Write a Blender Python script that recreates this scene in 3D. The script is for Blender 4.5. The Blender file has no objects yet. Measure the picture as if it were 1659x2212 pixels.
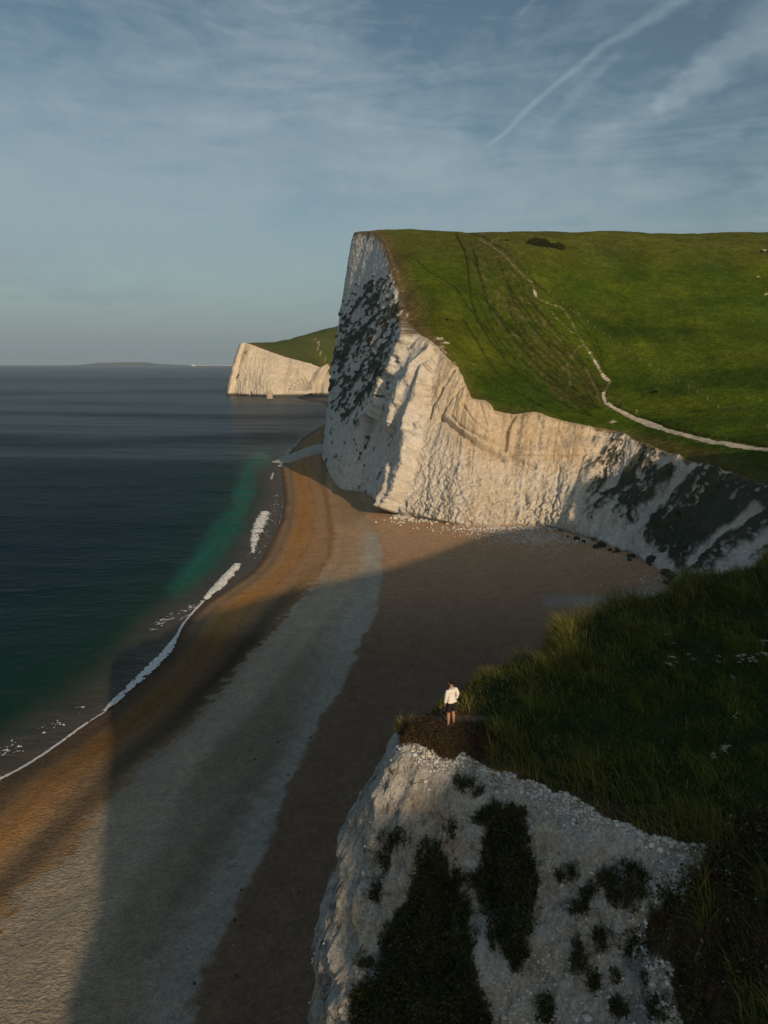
import bpy, math, random
import numpy as np
from math import radians, sin, cos, tan, pi, exp

# ------------------------------------------------------------------ camera, light, exposure
S = bpy.context.scene
COL = S.collection
F, CX, CY = 1535.5, 829.5, 1106.0          # focal length and centre of the traced picture (1659 x 2212)
PITCH = math.atan((1106.0 - 785.7) / F)
CAMZ = 52.0
cam = bpy.data.cameras.new('camera'); cam_o = bpy.data.objects.new('camera', cam); COL.objects.link(cam_o)
cam.sensor_fit = 'VERTICAL'; cam.sensor_height = 24.0; cam.lens = 24.0 * F / 2212.0
cam.clip_start = 0.5; cam.clip_end = 90000
cam_o.location = (0, 0, CAMZ); cam_o.rotation_euler = (pi/2 - PITCH, 0, 0)
S.camera = cam_o

SUN_A, SUN_E = radians(26.8), radians(19.5)     # azimuth to the right of straight behind the camera, elevation
SUN_STR, SKY_STR = 5.0, 0.075
EXPO = -0.62
TE = tan(SUN_E)
sun = bpy.data.lights.new('sun', 'SUN'); sun.energy = SUN_STR; sun.angle = radians(0.53); sun.color = (1.0, 0.71, 0.43)
sun_o = bpy.data.objects.new('sun', sun); COL.objects.link(sun_o)
sun_o.rotation_euler = (pi/2 - SUN_E, 0, SUN_A)
sun_o.location = (60, -60, 140)
S.view_settings.view_transform = 'Standard'; S.view_settings.look = 'None'
S.view_settings.exposure = EXPO; S.view_settings.gamma = 1; S.view_settings.use_curve_mapping = False
S.render.engine = 'CYCLES'
S.cycles.max_bounces = 5; S.cycles.diffuse_bounces = 3; S.cycles.volume_bounces = 0

def node(nt, t, **kw):
    n = nt.nodes.new(t)
    for k, v in kw.items():
        if k == 'i':
            for a, b in v.items():
                if hasattr(b, 'is_output') or isinstance(b, bpy.types.NodeSocket): nt.links.new(b, n.inputs[a])
                else: n.inputs[a].default_value = b
        else: setattr(n, k, v)
    return n
def M(nt, op, a, b=0.0, c=None, clamp=False):
    n = nt.nodes.new('ShaderNodeMath'); n.operation = op; n.use_clamp = clamp
    for k, v in enumerate((a, b) if c is None else (a, b, c)):
        if isinstance(v, bpy.types.NodeSocket): nt.links.new(v, n.inputs[k])
        else: n.inputs[k].default_value = v
    return n.outputs[0]
def sstep(nt, v, lo, hi, a=0.0, b=1.0):
    n = nt.nodes.new('ShaderNodeMapRange'); n.interpolation_type = 'SMOOTHSTEP'
    nt.links.new(v, n.inputs[0])
    for k, x in enumerate((lo, hi, a, b)): n.inputs[k+1].default_value = x
    return n.outputs[0]
def mixc(nt, f, a, b, mode='MIX'):
    n = nt.nodes.new('ShaderNodeMix'); n.data_type = 'RGBA'; n.blend_type = mode; n.clamp_factor = True
    for k, v in ((0, f), (6, a), (7, b)):
        if isinstance(v, bpy.types.NodeSocket): nt.links.new(v, n.inputs[k])
        elif k == 0: n.inputs[0].default_value = v
        else: n.inputs[k].default_value = (*v, 1) if len(v) == 3 else v
    return n.outputs[2]
def ncomb(nt, x, y, z):
    n = nt.nodes.new('ShaderNodeCombineXYZ')
    for k, v in enumerate((x, y, z)):
        if isinstance(v, bpy.types.NodeSocket): nt.links.new(v, n.inputs[k])
        else: n.inputs[k].default_value = v
    return n.outputs[0]
def noise_n(nt, vec, scale, detail=4, rough=.55, dist=0.0):
    n = nt.nodes.new('ShaderNodeTexNoise'); nt.links.new(vec, n.inputs['Vector'])
    n.inputs['Scale'].default_value = scale; n.inputs['Detail'].default_value = detail
    n.inputs['Roughness'].default_value = rough; n.inputs['Distortion'].default_value = dist
    return n.outputs[0]

# ------------------------------------------------------------------ picture <-> world helpers
CP, SP = cos(PITCH), sin(PITCH)
def ray(u, v):
    xc, yc = (np.asarray(u, float) - CX) / F, -(np.asarray(v, float) - CY) / F
    return np.stack([xc, CP + yc*SP, -SP + yc*CP], -1)
def at_y(u, v, Y):
    d = ray(u, v); t = np.asarray(Y, float) / d[..., 1]
    p = d * t[..., None]; p[..., 2] += CAMZ; return p
def at_z(u, v, z=0.0):
    d = ray(u, v); t = (z - CAMZ) / d[..., 2]
    p = d * t[..., None]; p[..., 2] += CAMZ; return p
def proj(p):
    x, y, z = p[..., 0], p[..., 1], p[..., 2] - CAMZ
    dep = np.maximum(y*CP - z*SP, 1e-3); up = y*SP + z*CP
    return CX + F*x/dep, CY - F*up/dep

# ------------------------------------------------------------------ world sky
W = bpy.data.worlds.new('World'); S.world = W; W.use_nodes = True
nt = W.node_tree; nt.nodes.clear()
sky = node(nt, 'ShaderNodeTexSky', sky_type='NISHITA', sun_disc=False, sun_elevation=SUN_E, sun_rotation=pi - SUN_A,
           air_density=1.0, dust_density=1.6, ozone_density=1.6, altitude=50)
tc = node(nt, 'ShaderNodeTexCoord')
sp = node(nt, 'ShaderNodeSeparateXYZ', i={0: tc.outputs['Generated']})
dx, dy, dz = sp.outputs
el = M(nt, 'ARCSINE', dz); az = M(nt, 'ARCTAN2', dx, dy)
elp = M(nt, 'MAXIMUM', el, 0.0)
zz = M(nt, 'ADD', M(nt, 'MAXIMUM', dz, 0.0), 0.10)
pl = ncomb(nt, M(nt, 'DIVIDE', dx, zz), M(nt, 'DIVIDE', dy, zz), 0.0)      # cloud layer plane
angv = ncomb(nt, az, M(nt, 'MULTIPLY', el, 1.9), 0.3)
big = noise_n(nt, angv, 2.3, 3, .5, .4)
mid = noise_n(nt, pl, 0.8, 7, .62, 1.2)
fine = noise_n(nt, pl, 3.0, 6, .65, .8)
# rotated streaky cirrus
mp = node(nt, 'ShaderNodeMapping', i={'Vector': pl, 'Rotation': (0, 0, radians(-35)), 'Scale': (.35, 1.6, 1)})
strk = noise_n(nt, mp.outputs[0], 1.3, 6, .6, .6)
clear_c = (az, el)
# veil: thick low down and to the left, thin in the upper middle and upper right
def sky_ang(u, v):
    d = ray(u, v); d = d/np.linalg.norm(d)
    return math.atan2(d[0], d[1]), math.asin(d[2])
def seg(a, b, w0, w1, strength, brk=0.5):
    (ax, ay), (bx, by) = sky_ang(*a), sky_ang(*b)
    L = math.hypot(bx-ax, by-ay); tx, ty = (bx-ax)/L, (by-ay)/L
    rx, ry = M(nt, 'SUBTRACT', az, ax), M(nt, 'SUBTRACT', el, ay)
    t = M(nt, 'DIVIDE', M(nt, 'ADD', M(nt, 'MULTIPLY', rx, tx), M(nt, 'MULTIPLY', ry, ty)), L)
    n = M(nt, 'SUBTRACT', M(nt, 'MULTIPLY', rx, -ty), M(nt, 'MULTIPLY', ry, -tx))
    n = M(nt, 'ADD', n, M(nt, 'MULTIPLY', M(nt, 'SUBTRACT', trn, .5), (w0+w1)*1.1))
    w = M(nt, 'ADD', w0, M(nt, 'MULTIPLY', M(nt, 'MINIMUM', M(nt, 'MAXIMUM', t, 0.0), 1.0), w1-w0))
    g = sstep(nt, M(nt, 'DIVIDE', M(nt, 'ABSOLUTE', n), w), 0.0, 1.0, 1.0, 0.0)
    ends = M(nt, 'MULTIPLY', sstep(nt, t, -.02, .15), sstep(nt, t, .9, 1.05, 1.0, 0.0))
    puff = M(nt, 'ADD', 1-brk, M(nt, 'MULTIPLY', trf, 2*brk))
    return M(nt, 'MULTIPLY', M(nt, 'MULTIPLY', M(nt, 'MULTIPLY', g, ends), puff), strength)
trn = noise_n(nt, angv, 14, 3, .6); trf = noise_n(nt, angv, 30, 5, .65)
R1 = 1/F
cn1 = noise_n(nt, angv, 3.2, 4, .55, .6); cn2 = noise_n(nt, angv, 11, 5, .62, .9)
mpa = node(nt, 'ShaderNodeMapping', i={'Vector': angv, 'Rotation': (0, 0, radians(28)), 'Scale': (.5, 1.7, 1)}).outputs[0]
cn3 = noise_n(nt, mpa, 7, 6, .66, 1.1); cn4 = noise_n(nt, mpa, 26, 5, .6, .5)
# where the veil lies: low haze all round, thicker on the left, thin overhead on the right
low = sstep(nt, elp, .05, .42, .72, .10)
left = sstep(nt, az, -.55, .30, .16, -.06)
base_c = M(nt, 'ADD', low, left)
bands = [seg((-420, 210), (620, 360), 190*R1, 200*R1, .26, .1), seg((430, -120), (1010, 360), 150*R1, 130*R1, .34, .15), seg((640, 330), (1500, 430), 110*R1, 100*R1, .22, .2)]
cl = base_c
for b_ in bands: cl = M(nt, 'ADD', cl, b_)
for nn, am in ((cn1, 1.0), (cn3, 1.15), (cn2, .95), (cn4, .35)):
    cl = M(nt, 'ADD', cl, M(nt, 'MULTIPLY', M(nt, 'SUBTRACT', nn, .5), am))
cl = M(nt, 'MINIMUM', M(nt, 'MAXIMUM', cl, 0.0), 1.0)
cl = M(nt, 'MAXIMUM', cl, sstep(nt, elp, .0, .22, .97, .0))
trails = [seg((1040, 325), (1300, 95), 6*R1, 12*R1, .60, .8), seg((1280, 110), (1500, -20), 12*R1, 22*R1, .5, .8),
          seg((1150, 295), (1345, 105), 12*R1, 17*R1, .30, .9),
          seg((1235, 345), (1440, 222), 52*R1, 34*R1, .5, .7), seg((1400, 245), (1720, 20), 24*R1, 64*R1, .85, .5),
          seg((1120, 35), (1170, -15), 6*R1, 10*R1, .25, .8), seg((1560, 90), (1680, -60), 30*R1, 50*R1, .3, .8),
          seg((1450, 330), (1600, 285), 26*R1, 30*R1, .25, .8)]
tr = trails[0]
for t_ in trails[1:]: tr = M(nt, 'ADD', tr, t_)
skyc = mixc(nt, 1.0, sky.outputs[0], (1.50, 1.52, 1.32), 'MULTIPLY')
SKYL = 10.0
cloud_col = (0.62*SKYL, 0.79*SKYL, 0.88*SKYL)
tot = M(nt, 'MULTIPLY', M(nt, 'ADD', M(nt, 'MULTIPLY', cl, .86), M(nt, 'MULTIPLY', tr, .62)), 1.0, clamp=True)
cdim = sstep(nt, elp, .0, .20, .70, 1.0)
cloud_v = mixc(nt, 1.0, cloud_col, ncomb(nt, cdim, cdim, cdim), 'MULTIPLY')
c1 = mixc(nt, tot, skyc, cloud_v)
bg = node(nt, 'ShaderNodeBackground', i={'Color': c1, 'Strength': SKY_STR})
nt.links.new(bg.outputs[0], node(nt, 'ShaderNodeOutputWorld').inputs[0])

# ------------------------------------------------------------------ numpy noise
_r = np.random.RandomState(7)
_perm = np.tile(_r.permutation(256), 3)
_g = _r.normal(size=(256, 3)); _g /= np.linalg.norm(_g, axis=1)[:, None]; _g = _g.astype(np.float32)
def pn(p):
    p = np.asarray(p, np.float32); i = np.floor(p).astype(np.int32); f = p - i; i &= 255
    w = f*f*f*(f*(f*6-15)+10); out = 0
    for dx_ in (0, 1):
        ax = _perm[i[..., 0]+dx_]; wx = w[..., 0] if dx_ else 1-w[..., 0]
        for dy_ in (0, 1):
            ay = _perm[ax+i[..., 1]+dy_]; wy = w[..., 1] if dy_ else 1-w[..., 1]
            for dz_ in (0, 1):
                g = _g[_perm[ay+i[..., 2]+dz_]]; wz = w[..., 2] if dz_ else 1-w[..., 2]
                out = out + wx*wy*wz*(g[..., 0]*(f[..., 0]-dx_)+g[..., 1]*(f[..., 1]-dy_)+g[..., 2]*(f[..., 2]-dz_))
    return out*1.6
def fbm(p, o=4, lac=2.03, gain=.5, ridge=False):
    p = np.asarray(p, np.float32).copy(); a = 1.0; s = 0; n = 0
    for k in range(o):
        v = pn(p)
        s = s + a*((1-2*np.abs(v)) if ridge else v); n += a; a *= gain; p = p*lac + 17.3
    return s/n
def P3(*a): return np.stack(np.broadcast_arrays(*a), -1)
def sm(x, a, b):
    t = np.clip((x-a)/(b-a), 0, 1); return t*t*(3-2*t)
def mixa(a, b, f): return a + (b-a)*f[..., None]
def V3(*c): return np.array(c, float)
def dist_poly(u, v, pts, wid=None):
    """distance to a polyline and the (interpolated) extra value along it"""
    pts = np.asarray(pts, float); best = np.full(np.shape(u), 1e9); val = np.zeros(np.shape(u)); side = np.zeros(np.shape(u))
    for k in range(len(pts)-1):
        a, b = pts[k, :2], pts[k+1, :2]; d = b-a; L2 = d@d
        t = np.clip(((u-a[0])*d[0]+(v-a[1])*d[1])/L2, 0, 1)
        ex, ey = u-(a[0]+t*d[0]), v-(a[1]+t*d[1]); dd = np.hypot(ex, ey); m = dd < best
        best = np.where(m, dd, best); side = np.where(m, np.sign(d[0]*ey-d[1]*ex), side)
        if wid is not None: val = np.where(m, wid[k]+t*(wid[k+1]-wid[k]), val)
    return best, val, side
def in_poly(u, v, pts):
    c = np.zeros(np.shape(u), bool); n = len(pts)
    for k in range(n):
        (x0, y0), (x1, y1) = pts[k], pts[(k+1) % n]
        if y0 == y1: continue
        c ^= ((y0 > v) != (y1 > v)) & (u < (x1-x0)*(v-y0)/(y1-y0)+x0)
    return c
def sdf(u, v, pts):
    d = dist_poly(u, v, list(pts)+[pts[0]])[0]
    return np.where(in_poly(u, v, pts), -d, d)
def rbf(ctrl, lam=.5):
    c = np.asarray(ctrl, float); n = len(c); s = 100.0
    X = c[:, :2]/s
    def ph(r): return np.where(r > 0, r*r*np.log(r+1e-12), 0)
    K = ph(np.linalg.norm(X[:, None]-X[None], axis=2)) + lam*1e-3*np.eye(n)
    P = np.c_[np.ones(n), X]; A = np.block([[K, P], [P.T, np.zeros((3, 3))]])
    w = np.linalg.solve(A, np.r_[c[:, 2], 0, 0, 0])
    def f(x, y):
        x, y = np.asarray(x, float)/s, np.asarray(y, float)/s
        o = w[n]+w[n+1]*x+w[n+2]*y
        for k in range(n): o = o + w[k]*ph(np.hypot(x-X[k, 0], y-X[k, 1]))
        return o
    return f
def resample(pts, n, weight=None):
    """n points along a polyline (Catmull-Rom), weight gives density per control point"""
    pts = np.asarray(pts, float); m = len(pts)
    if weight is None:
        s = np.r_[0, np.cumsum(np.linalg.norm(np.diff(pts, axis=0), axis=1))]
    else:
        s = np.r_[0, np.cumsum(.5*(np.asarray(weight)[1:]+np.asarray(weight)[:-1]))]
    q = np.interp(np.linspace(0, s[-1], n), s, np.arange(m))
    i = np.clip(q.astype(int), 0, m-2); t = (q-i)[:, None]
    p0, p1, p2, p3 = pts[np.maximum(i-1, 0)], pts[i], pts[i+1], pts[np.minimum(i+2, m-1)]
    tt = .5
    return p1 + .5*t*((p2-p0) + t*((2*p0-5*p1+4*p2-p3) + t*(3*p1-p0-3*p2+p3)))

# ------------------------------------------------------------------ mesh helpers
def mesh_obj(name, verts, faces, mat, parent=None, col=None, smooth=True, link=True):
    verts = np.asarray(verts, np.float32).reshape(-1, 3)
    me = bpy.data.meshes.new(name)
    groups = faces if isinstance(faces, list) else [faces]
    tot = sum(f.size for f in groups); nf = sum(len(f) for f in groups)
    me.vertices.add(len(verts)); me.vertices.foreach_set('co', verts.ravel())
    me.loops.add(tot); me.loops.foreach_set('vertex_index', np.concatenate([f.ravel() for f in groups]).astype(np.int32))
    me.polygons.add(nf)
    sizes = np.concatenate([np.full(len(f), f.shape[1]) for f in groups])
    me.polygons.foreach_set('loop_start', np.r_[0, np.cumsum(sizes)[:-1]].astype(np.int32))
    me.update(calc_edges=True)
    if smooth: me.polygons.foreach_set('use_smooth', np.ones(nf, bool))
    if col is not None:
        col = np.asarray(col, np.float32).reshape(-1, 3)
        a = me.color_attributes.new('Col', 'FLOAT_COLOR', 'POINT')
        a.data.foreach_set('color', np.c_[np.clip(col, 0, 1), np.ones(len(col))].astype(np.float32).ravel())
    if mat: me.materials.append(mat)
    o = bpy.data.objects.new(name, me)
    if link: COL.objects.link(o)
    if parent: o.parent = parent
    return o
def grid_faces(nu, nv):
    i = np.arange(nu*nv).reshape(nu, nv)
    return np.stack([i[:-1, :-1], i[1:, :-1], i[1:, 1:], i[:-1, 1:]], -1).reshape(-1, 4)
def tag(o, label=None, cat=None, group=None, kind=None):
    if label: o['label'] = label
    if cat: o['category'] = cat
    if group: o['group'] = group
    if kind: o['kind'] = kind
    return o
def empty(name, loc, rz=0):
    o = bpy.data.objects.new(name, None); COL.objects.link(o); o.location = loc; o.rotation_euler = (0, 0, rz)
    o.empty_display_size = .2; return o
def normals(G):
    a = np.gradient(G, axis=0); b = np.gradient(G, axis=1)
    n = np.cross(a, b); return n/np.maximum(np.linalg.norm(n, axis=-1, keepdims=True), 1e-9)
def blur(a, k, axis):
    if k < 1: return a
    w = np.ones(2*k+1)/(2*k+1)
    pad = [(k, k) if i == axis else (0, 0) for i in range(a.ndim)]
    c = np.cumsum(np.pad(a, pad, mode='edge'), axis=axis)
    z = np.zeros_like(np.take(c, [0], axis=axis)); c = np.concatenate([z, c], axis=axis)
    L = a.shape[axis]
    return (np.take(c, np.arange(2*k+1, 2*k+1+L), axis=axis)-np.take(c, np.arange(L), axis=axis))/(2*k+1)

# ------------------------------------------------------------------ materials
def mat_surf(name, col=None, rough=.9, var=((.5, .25),), bumps=((3., .15),), spec=.2, stretch=None, tint=None, trans=0.0):
    """vertex colour (or a flat colour) broken up by noise, with fine relief"""
    m = bpy.data.materials.new(name); m.use_nodes = True; nt = m.node_tree; b = nt.nodes['Principled BSDF']
    tc = nt.nodes.new('ShaderNodeTexCoord'); vec = tc.outputs['Object']
    if stretch:
        vec = node(nt, 'ShaderNodeMapping', i={'Vector': vec, 'Scale': stretch}).outputs[0]
    if col is None:
        a = nt.nodes.new('ShaderNodeAttribute'); a.attribute_name = 'Col'; c = a.outputs['Color']
    else:
        r = nt.nodes.new('ShaderNodeRGB'); r.outputs[0].default_value = (*col, 1); c = r.outputs[0]
    for sc, amp in var:
        n = noise_n(nt, vec, sc, 4, .6)
        g = sstep(nt, n, .3, .7, 1-amp, 1+amp)
        c = mixc(nt, 1.0, c, ncomb(nt, g, g, g), 'MULTIPLY')
    if tint:
        n = noise_n(nt, vec, tint[0], 3, .6)
        c = mixc(nt, sstep(nt, n, .45, .75), c, mixc(nt, 1.0, c, tint[1], 'MULTIPLY'))
    nt.links.new(c, b.inputs['Base Color'])
    b.inputs['Roughness'].default_value = rough; b.inputs['Specular IOR Level'].default_value = spec
    prev = None
    for sc, dist in bumps:
        n = noise_n(nt, vec, sc, 5, .65)
        bp = nt.nodes.new('ShaderNodeBump'); bp.inputs['Distance'].default_value = dist; bp.inputs['Strength'].default_value = 1
        nt.links.new(n, bp.inputs['Height'])
        if prev: nt.links.new(prev, bp.inputs['Normal'])
        prev = bp.outputs[0]
    if prev: nt.links.new(prev, b.inputs['Normal'])
    if trans > 0:
        tb = node(nt, 'ShaderNodeBsdfTranslucent', i={'Color': c})
        mx = node(nt, 'ShaderNodeMixShader', i={0: trans, 1: b.outputs[0], 2: tb.outputs[0]})
        nt.links.new(mx.outputs[0], nt.nodes['Material Output'].inputs[0])
    return m
m_chalk = mat_surf('chalk_rock', rough=.95, var=((.35, .10), (2.2, .14)), bumps=((.8, .55), (2.6, .30), (7, .08)), tint=(.12, (.96, .93, .86)))
m_chalk_near = mat_surf('chalk_face', rough=.95, var=((.8, .10), (9., .22)), bumps=((2.5, .28), (9., .12)), tint=(.55, (1.0, .90, .76)))
m_turf = mat_surf('turf', rough=1, var=((.05, .16), (.28, .16), (.9, .26), (3.0, .30)), bumps=((.30, .9), (1.1, .5)), spec=.05)
m_far = mat_surf('far_land', rough=1, var=((.05, .08), (.4, .12)), bumps=((.25, .8),), spec=.05)
m_soil = mat_surf('headland_soil', rough=1, var=((1.2, .25), (8, .25)), bumps=((6, .06),), spec=.05)
m_grass = mat_surf('grass_blades', rough=.75, var=((.35, .22),), bumps=(), spec=.12, trans=.25)
m_leaf = mat_surf('scrub_leaves', rough=.8, var=((.8, .3),), bumps=(), spec=.12, trans=.15)
m_path = mat_surf('trodden_chalk', (.42, .39, .32), rough=1, var=((.5, .18), (3, .2)), bumps=((2, .06),))
m_bould = mat_surf('dark_boulder', rough=.9, var=((1.2, .3),), bumps=((1.5, .25), (6, .06)))
m_white_rock = mat_surf('white_chalk_rubble', (.58, .57, .53), rough=.95, var=((.7, .12),), bumps=((3, .05),))
m_wood = mat_surf('weathered_wood', (.33, .30, .25), var=((4, .2),), bumps=((10, .01),))
m_wire = mat_surf('fence_wire', (.2, .2, .2), rough=.5, var=(), bumps=())

# ================================================================== SHORE, BEACH, SEA
SH = [(-100, 1800), (0, 1685), (75, 1642), (150, 1592), (215, 1543), (265, 1507), (305, 1468), (345, 1428), (374, 1392), (388, 1362),
      (405, 1335), (440, 1305), (480, 1278), (525, 1250), (556, 1222), (584, 1175), (607, 1125), (614, 1080), (610, 1040), (606, 1008)]
SH2 = [(622, 985), (634, 968), (652, 948), (678, 930), (700, 918), (740, 905)]
shore = [tuple(at_z(u, v)[:2]) for u, v in SH+SH2]
shore = [(-82, -260), (-74, -60), (-64, 20)] + shore + [(20, 900)]
shore = np.array(shore)
shore = shore[np.argsort(shore[:, 1])]
def shore_x(Y): return np.interp(Y, shore[:, 1], shore[:, 0])
# pixel-row -> column of the borders between the bands of shingle
E1 = [(1050, 705), (1100, 716), (1150, 722), (1200, 716), (1260, 680), (1310, 632), (1390, 560), (1475, 490), (1540, 428), (1610, 352), (1650, 302), (1720, 248), (1770, 198), (1880, 100), (1950, 30), (2050, -60), (2212, -200)]
E2 = [(1050, 750), (1110, 752), (1160, 775), (1230, 768), (1300, 725), (1400, 640), (1500, 560), (1600, 455), (1700, 385), (1800, 318), (1900, 262), (2000, 205), (2100, 160), (2212, 110), (2400, 20)]
E3 = [(1050, 752), (1110, 756), (1148, 785), (1200, 790), (1300, 760), (1400, 700), (1500, 668), (1590, 640), (1690, 588), (1800, 520), (1900, 462), (2000, 410), (2100, 368), (2212, 335), (2400, 270)]
E4 = [(1050, 770), (1110, 790), (1148, 812), (1180, 824), (1290, 822), (1340, 800), (1400, 772), (1440, 752), (1520, 716), (1600, 668), (1700, 622), (1800, 578), (1900, 530), (2000, 485), (2100, 448), (2212, 420), (2400, 360)]
def eb(E, v): return np.interp(v, [a for a, b in E], [b for a, b in E])

Yr = np.concatenate([np.linspace(-120, 40, 20)[:-1], 40*np.exp(np.linspace(0, math.log(720/40.), 470))])
cw = np.concatenate([np.linspace(-26, -4, 30)[:-1], np.linspace(-4, 62, 300), np.linspace(62, 175, 91)[1:]])
BY, BC = np.meshgrid(Yr, cw, indexing='ij')
BX = shore_x(BY) + BC
d_sh = dist_poly(BX, BY, shore)[0]; d_sh = np.where(BC >= 0, d_sh, -d_sh)
cusp = fbm(P3(BX*.06, BY*.035, 3.), 2)*1.2
d2 = d_sh + cusp*np.clip(d_sh, 0, 4)/4
BZ = np.where(d2 < 0, d2*.13, 0) + np.where(d2 > 0, 1.35*sm(d2, -6, 12)-.35*0 + 1.3*sm(d2, 12, 34) + .35*sm(d2, 30, 80), 0) - .56*np.exp(-np.abs(d2)/3)*0
BZ = BZ - 1.35*sm(0, -6, 12)*(d2 > 0)
BZ += (fbm(P3(BX*.12, BY*.12, 1.), 3)*.16)*sm(d2, 2, 12)
# tide ridges and the little crests of the thrown-up shingle
BZ += .10*np.sin(d2*.55 + fbm(P3(BX*.05, BY*.05, 8.), 2)*3)*sm(d2, 3, 10)*(1-sm(d2, 34, 44))
u, v = proj(P3(BX, BY, BZ)); v = np.clip(v, 900, 2600)
wob = fbm(P3(BX*.11, BY*.07, 5.), 4); wob2 = fbm(P3(BX*.5, BY*.5, 9.), 4); wobl = fbm(P3(BX*.04, BY*.03, 15.), 3)
sc = F/np.maximum(BY, 40)              # picture pixels per metre, to keep the wobble constant in metres
uu = u + (wob*1.7 + wob2*2.6)*sc; ur = u + (wob*1.3+wob2*1.3)*sc
e1, e2, e3, e4 = eb(E1, v), eb(E2, v), eb(E3, v), eb(E4, v)
dark_wet = V3(.10, .072, .052); orange = V3(.40, .205, .060); tanb = V3(.37, .24, .125); greyb = V3(.12, .092, .060)
pale = V3(.43, .375, .285); brown = V3(.27, .22, .16); dbrown = V3(.215, .145, .092); pale2 = V3(.39, .37, .31)
C = np.broadcast_to(tanb, BX.shape+(3,)).copy()
f1 = np.clip(d_sh/np.maximum((e1-u)/sc + d_sh, 3), 0, 1)  # 0 at water, 1 at the pale band
C = mixa(C, np.broadcast_to(orange, C.shape), np.clip(.85*np.exp(-((f1-.45+.10*wobl)/.20)**2) + .5*wobl, 0, 1))
C = mixa(C, np.broadcast_to(greyb, C.shape), np.clip(np.exp(-((f1-.86+.06*wob)/.14)**2)*.95, 0, 1)*sm(v, 1180, 1330))
C = mixa(C, np.broadcast_to(V3(.15, .125, .09), C.shape), np.clip(np.exp(-((f1-.2)/.07)**2)*.6, 0, 1))
C = mixa(C, np.broadcast_to(dark_wet, C.shape), 1-sm(d_sh + wob, .3, 3.2))
inp = sm(uu-e1, -3, 6)
ln = sm(v, 1290, 1420)
C = mixa(C, np.broadcast_to(pale, C.shape), inp*(.92)*sm(v+wobl*50, 1150, 1330))
C = mixa(C, np.broadcast_to(V3(.47, .33, .20), C.shape), inp*(1-sm(v+wobl*50, 1150, 1330))*.8)
C = mixa(C, np.broadcast_to(V3(.24, .145, .07), C.shape), np.exp(-((u-e1+6)/7)**2)*(1-sm(v, 1230, 1290))*.7)
shl = sm(v, 1330, 1400)*(1-sm(v+(u-250)*.5, 1560, 1720))  # wet seaward shingle; its stretch inside the cast shadow is darkened in the colour
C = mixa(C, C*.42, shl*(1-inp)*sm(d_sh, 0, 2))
# greyer dirty leading edge of the pale band in its lower half
C = mixa(C, np.broadcast_to(V3(.20, .185, .15), C.shape), inp*np.exp(-np.clip(uu-e1, 0, 999)/(2.0*sc))*np.clip(.55+wob2*1.1, 0, 1)*sm(v, 1330, 1420)*.9)
b2 = sm(ur-e2, -2, 2.2*sc)
C = mixa(C, np.broadcast_to(brown, C.shape), b2*np.clip(.85+wobl*.8+wob*.35, 0, 1)*ln)
C = mixa(C, np.broadcast_to(V3(.39, .33, .245), C.shape), b2*(1-ln)*.5*sm(-wobl, -.3, .3))
b3 = sm(ur-e3, -2.2*sc, 1.2*sc)
C = mixa(C, np.broadcast_to(pale2, C.shape), b3*(.88)*sm(v+wob*8, 1142, 1152))
b4 = sm(ur-e4, -.3*sc, .5*sc)
farb = sm(v, 1090, 1200)
C = mixa(C, np.broadcast_to(dbrown, C.shape), b4)
C = mixa(C, np.broadcast_to(V3(.50, .33, .195), C.shape), b4*(1-sm(v, 1130, 1420))*.85)  # sunlight put into the colour: sand lighter on the sunlit upper beach
C = mixa(C, np.broadcast_to(V3(.33, .22, .12), C.shape), (1-sm(v, 1105, 1150))*sm(u, 705, 730)*(.8)*(1-b4))
# damp grey tongue in the back of the cove
tongue = dist_poly(u, v, [(1180, 1300), (1330, 1292), (1430, 1278), (1470, 1276)])[0]
C = mixa(C, np.broadcast_to(V3(.33, .33, .31), C.shape), np.clip(1-tongue/20+wob*.6, 0, 1)*.7)
for k_, (o_, a_) in enumerate(((7.5, .22), (11.5, .30), (16.0, .22), (22.0, .16), (31.0, .14))):
    C *= (1-a_*np.exp(-((d_sh-o_-2.2*wobl-1.1*wob)/(.35+.02*o_))**2)*np.clip(.4+wob2*2.5, 0, 1))[..., None]
C *= (1-.14*sm(v, 1330, 1450)*inp)[..., None]  # shade put into the colour: bands darker along the shaded lower beach
C = C*(1 + .10*wob[..., None] + .14*wob2[..., None])
m_beach = mat_surf('shingle', rough=.97, var=((.35, .08), (1.6, .14), (7, .22)), bumps=((.35, .10), (1.3, .13), (5, .07)), spec=.15)
# ripple marks thrown across the shingle, long across the slope
ntb = m_beach.node_tree; tcb = ntb.nodes.new('ShaderNodeTexCoord')
mpb = node(ntb, 'ShaderNodeMapping', i={'Vector': tcb.outputs['Object'], 'Rotation': (0, 0, radians(-32)), 'Scale': (.95, 1.6, 1)})
rn = noise_n(ntb, mpb.outputs[0], 1.25, 3, .55, 1.4)
bpb = node(ntb, 'ShaderNodeBump', i={'Height': rn, 'Distance': .34, 'Strength': 1.0})
old = ntb.nodes['Principled BSDF'].inputs['Normal'].links[0].from_socket
ntb.links.new(old, bpb.inputs['Normal']); ntb.links.new(bpb.outputs[0], ntb.nodes['Principled BSDF'].inputs['Normal'])
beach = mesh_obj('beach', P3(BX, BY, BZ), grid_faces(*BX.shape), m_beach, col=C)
tag(beach, 'curved shingle beach with pale and orange bands below the white cliffs', kind='structure')
def beach_z(x, y):
    d = dist_poly(np.asarray(x, float), np.asarray(y, float), shore)[0]
    return 1.35*sm(d, -6, 12)-1.35*sm(0, -6, 12) + 1.3*sm(d, 12, 34)+.35*sm(d, 30, 80)

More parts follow.
